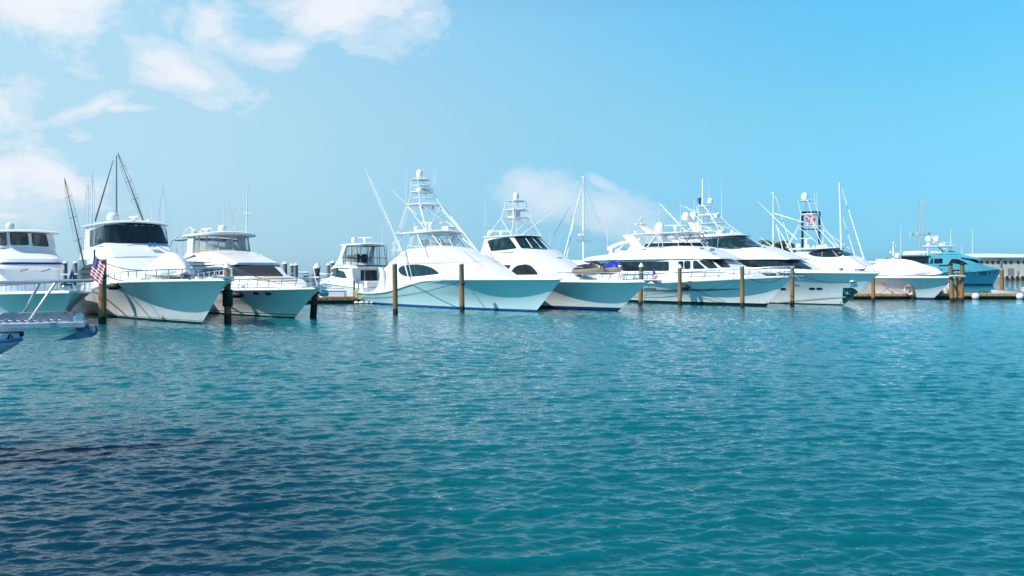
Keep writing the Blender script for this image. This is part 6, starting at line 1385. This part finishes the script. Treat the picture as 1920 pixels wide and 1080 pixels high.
# dive banner on a black frame
Yd = 112; t = thing('banner_frame', (X_(1520.5, Yd), Yd, 0), R(-8), 'tall black frame holding a red and white dive banner', 'sign')
m = inv(t) if False else (Matrix.Translation(t.location) @ Matrix.Rotation(R(-8), 4, 'Z')).inverted(); D = lambda u, v, dy=0: (lambda p: Vector((p.x, dy, p.z)))(m @ wpt(*k1('z9', u, v), Yd))
for u in (405, 682):
    a_ = D(u, 335); MB().box((a_.x, 0, a_.z / 2), (.26, .26, a_.z)).build('post', mat('black_frame_paint', (.02, .018, .018), .6) if u == 405 else bpy.data.materials['black_frame_paint'], t)
for v, th in ((345, .3), (628, .14)):
    a_, c_ = D(405, v), D(682, v); MB().box(((a_.x + c_.x) / 2, 0, a_.z), (c_.x - a_.x, .2, th)).build('crossbar', bpy.data.materials['black_frame_paint'], t)
a_, c_ = D(470, 380), D(612, 612); ctr = (a_ + c_) / 2; wv, hv = c_.x - a_.x, a_.z - c_.z
MB().box((ctr.x, -.16, ctr.z), (wv, .04, hv)).build('banner', M['canvas_w'], t, smooth=False)
rd = mat('banner_red', (.72, .10, .07), .7)
r0 = .62; cz = D(540, 450).z; mb = MB(); cxx = D(538, 450).x
for (a0, a1) in ((35, 145), (160, 262), (278, 380)):     # three red segments left by a white Y
    am = R((a0 + a1) / 2); cc = (cxx + .1 * math.cos(am), cz + .1 * math.sin(am)); pts = [cc] + [(cxx + r0 * math.cos(R(q)), cz + r0 * math.sin(R(q))) for q in np.linspace(a0, a1, 10)]
    mb.add([(x, -.195, z) for x, z in pts], [tuple(range(len(pts)))])
mb.build('round_emblem', rd, t, smooth=False)
mb = MB(); rn = random.Random(4)
zt_ = D(540, 560).z
for i in range(9):
    x = a_.x + .14 + i * (wv - .28) / 8.3; mb.box((x, -.19, zt_ + rn.uniform(-.04, .04)), (.05, .01, .34)); mb.box((x + .05, -.19, zt_ + rn.choice((-.15, 0, .15))), (.13, .01, .05))
mb.build('lettering', M['grey'], t, smooth=False, keep=True)
MB().box((D(598, 595).x, -.19, D(598, 592).z), (.16, .01, .16)).build('red_square', rd, t, smooth=False)

# ================= nest small parts under the part that carries them
NEST = {'window_mullion': ('windshield', 'side_window', 'bridge_window', 'oval_window'), 'window_wiper': ('windshield', 'bridge_window'), 'porthole': ('hull',), 'hull_vent': ('hull',), 'anchor_pocket': ('hull',), 'hawse_fairlead': ('hull',),
        'rub_rail': ('hull',), 'styling_line': ('hull',), 'spray_chine': ('hull',), 'bow_lettering': ('hull',), 'toe_rail': ('deck',), 'deck_hatch': ('deck',), 'cleat': ('deck',), 'crease_line': ('deckhouse',), 'brow_line': ('deckhouse',),
        'coaming_panel_line': ('bridge_coaming',), 'tower_platform': ('tower_frame',), 'control_pod': ('tower_frame',), 'tower_rail': ('tower_frame',), 'spreader': ('mast',), 'mast_light': ('mast',), 'radar_mast': ('hardtop',), 'hardtop_leg': ('hardtop',), 'hardtop_arch': ('hardtop',),
        'outrigger_strut': ('outrigger',), 'spotlight': ('tower_frame',), 'deck_locker': ('deck',), 'searchlight': ('bridge_roof',), 'roof_light': ('bridge_roof',), 'dome_post': ('radar_dome',), 'door_frame': ('saloon_door',), 'blue_stripe': ('brow',),
        'anchor_roller': ('bowsprit_platform',), 'roller_cheek': ('bowsprit_platform',), 'platform_coaming': ('bowsprit_platform',), 'blue_rim': ('hull',), 'bow_cleat': ('hull',), 'flag': ('flag_staff',), 'pennant': ('flag_staff',), 'lid': ('bin',), 'cap': ('post',), 'wrapping': ('post',),
        'side_panel': ('body',), 'canopy': ('canopy_frame',), 'lettering': ('banner',), 'round_emblem': ('banner',), 'red_square': ('banner',), 'drainpipe': ('wall',), 'window': ('wall',), 'door': ('wall',), 'bolt': ('fascia',), 'gunwale': ('hull',), 'sundeck_window': ('sundeck_fairing',), 'clear_curtain': ('window_frame', 'curtain_frame')}
base = lambda o: o.name.split('.')[0]
for root in [o for o in bpy.data.objects if o.parent is None]:
    ch = kids(root); by = {}
    for c in ch: by.setdefault(base(c), c)
    for c in ch:
        for pn in NEST.get(base(c), ()):
            if pn in by and by[pn] is not c: c.parent = by[pn]; break
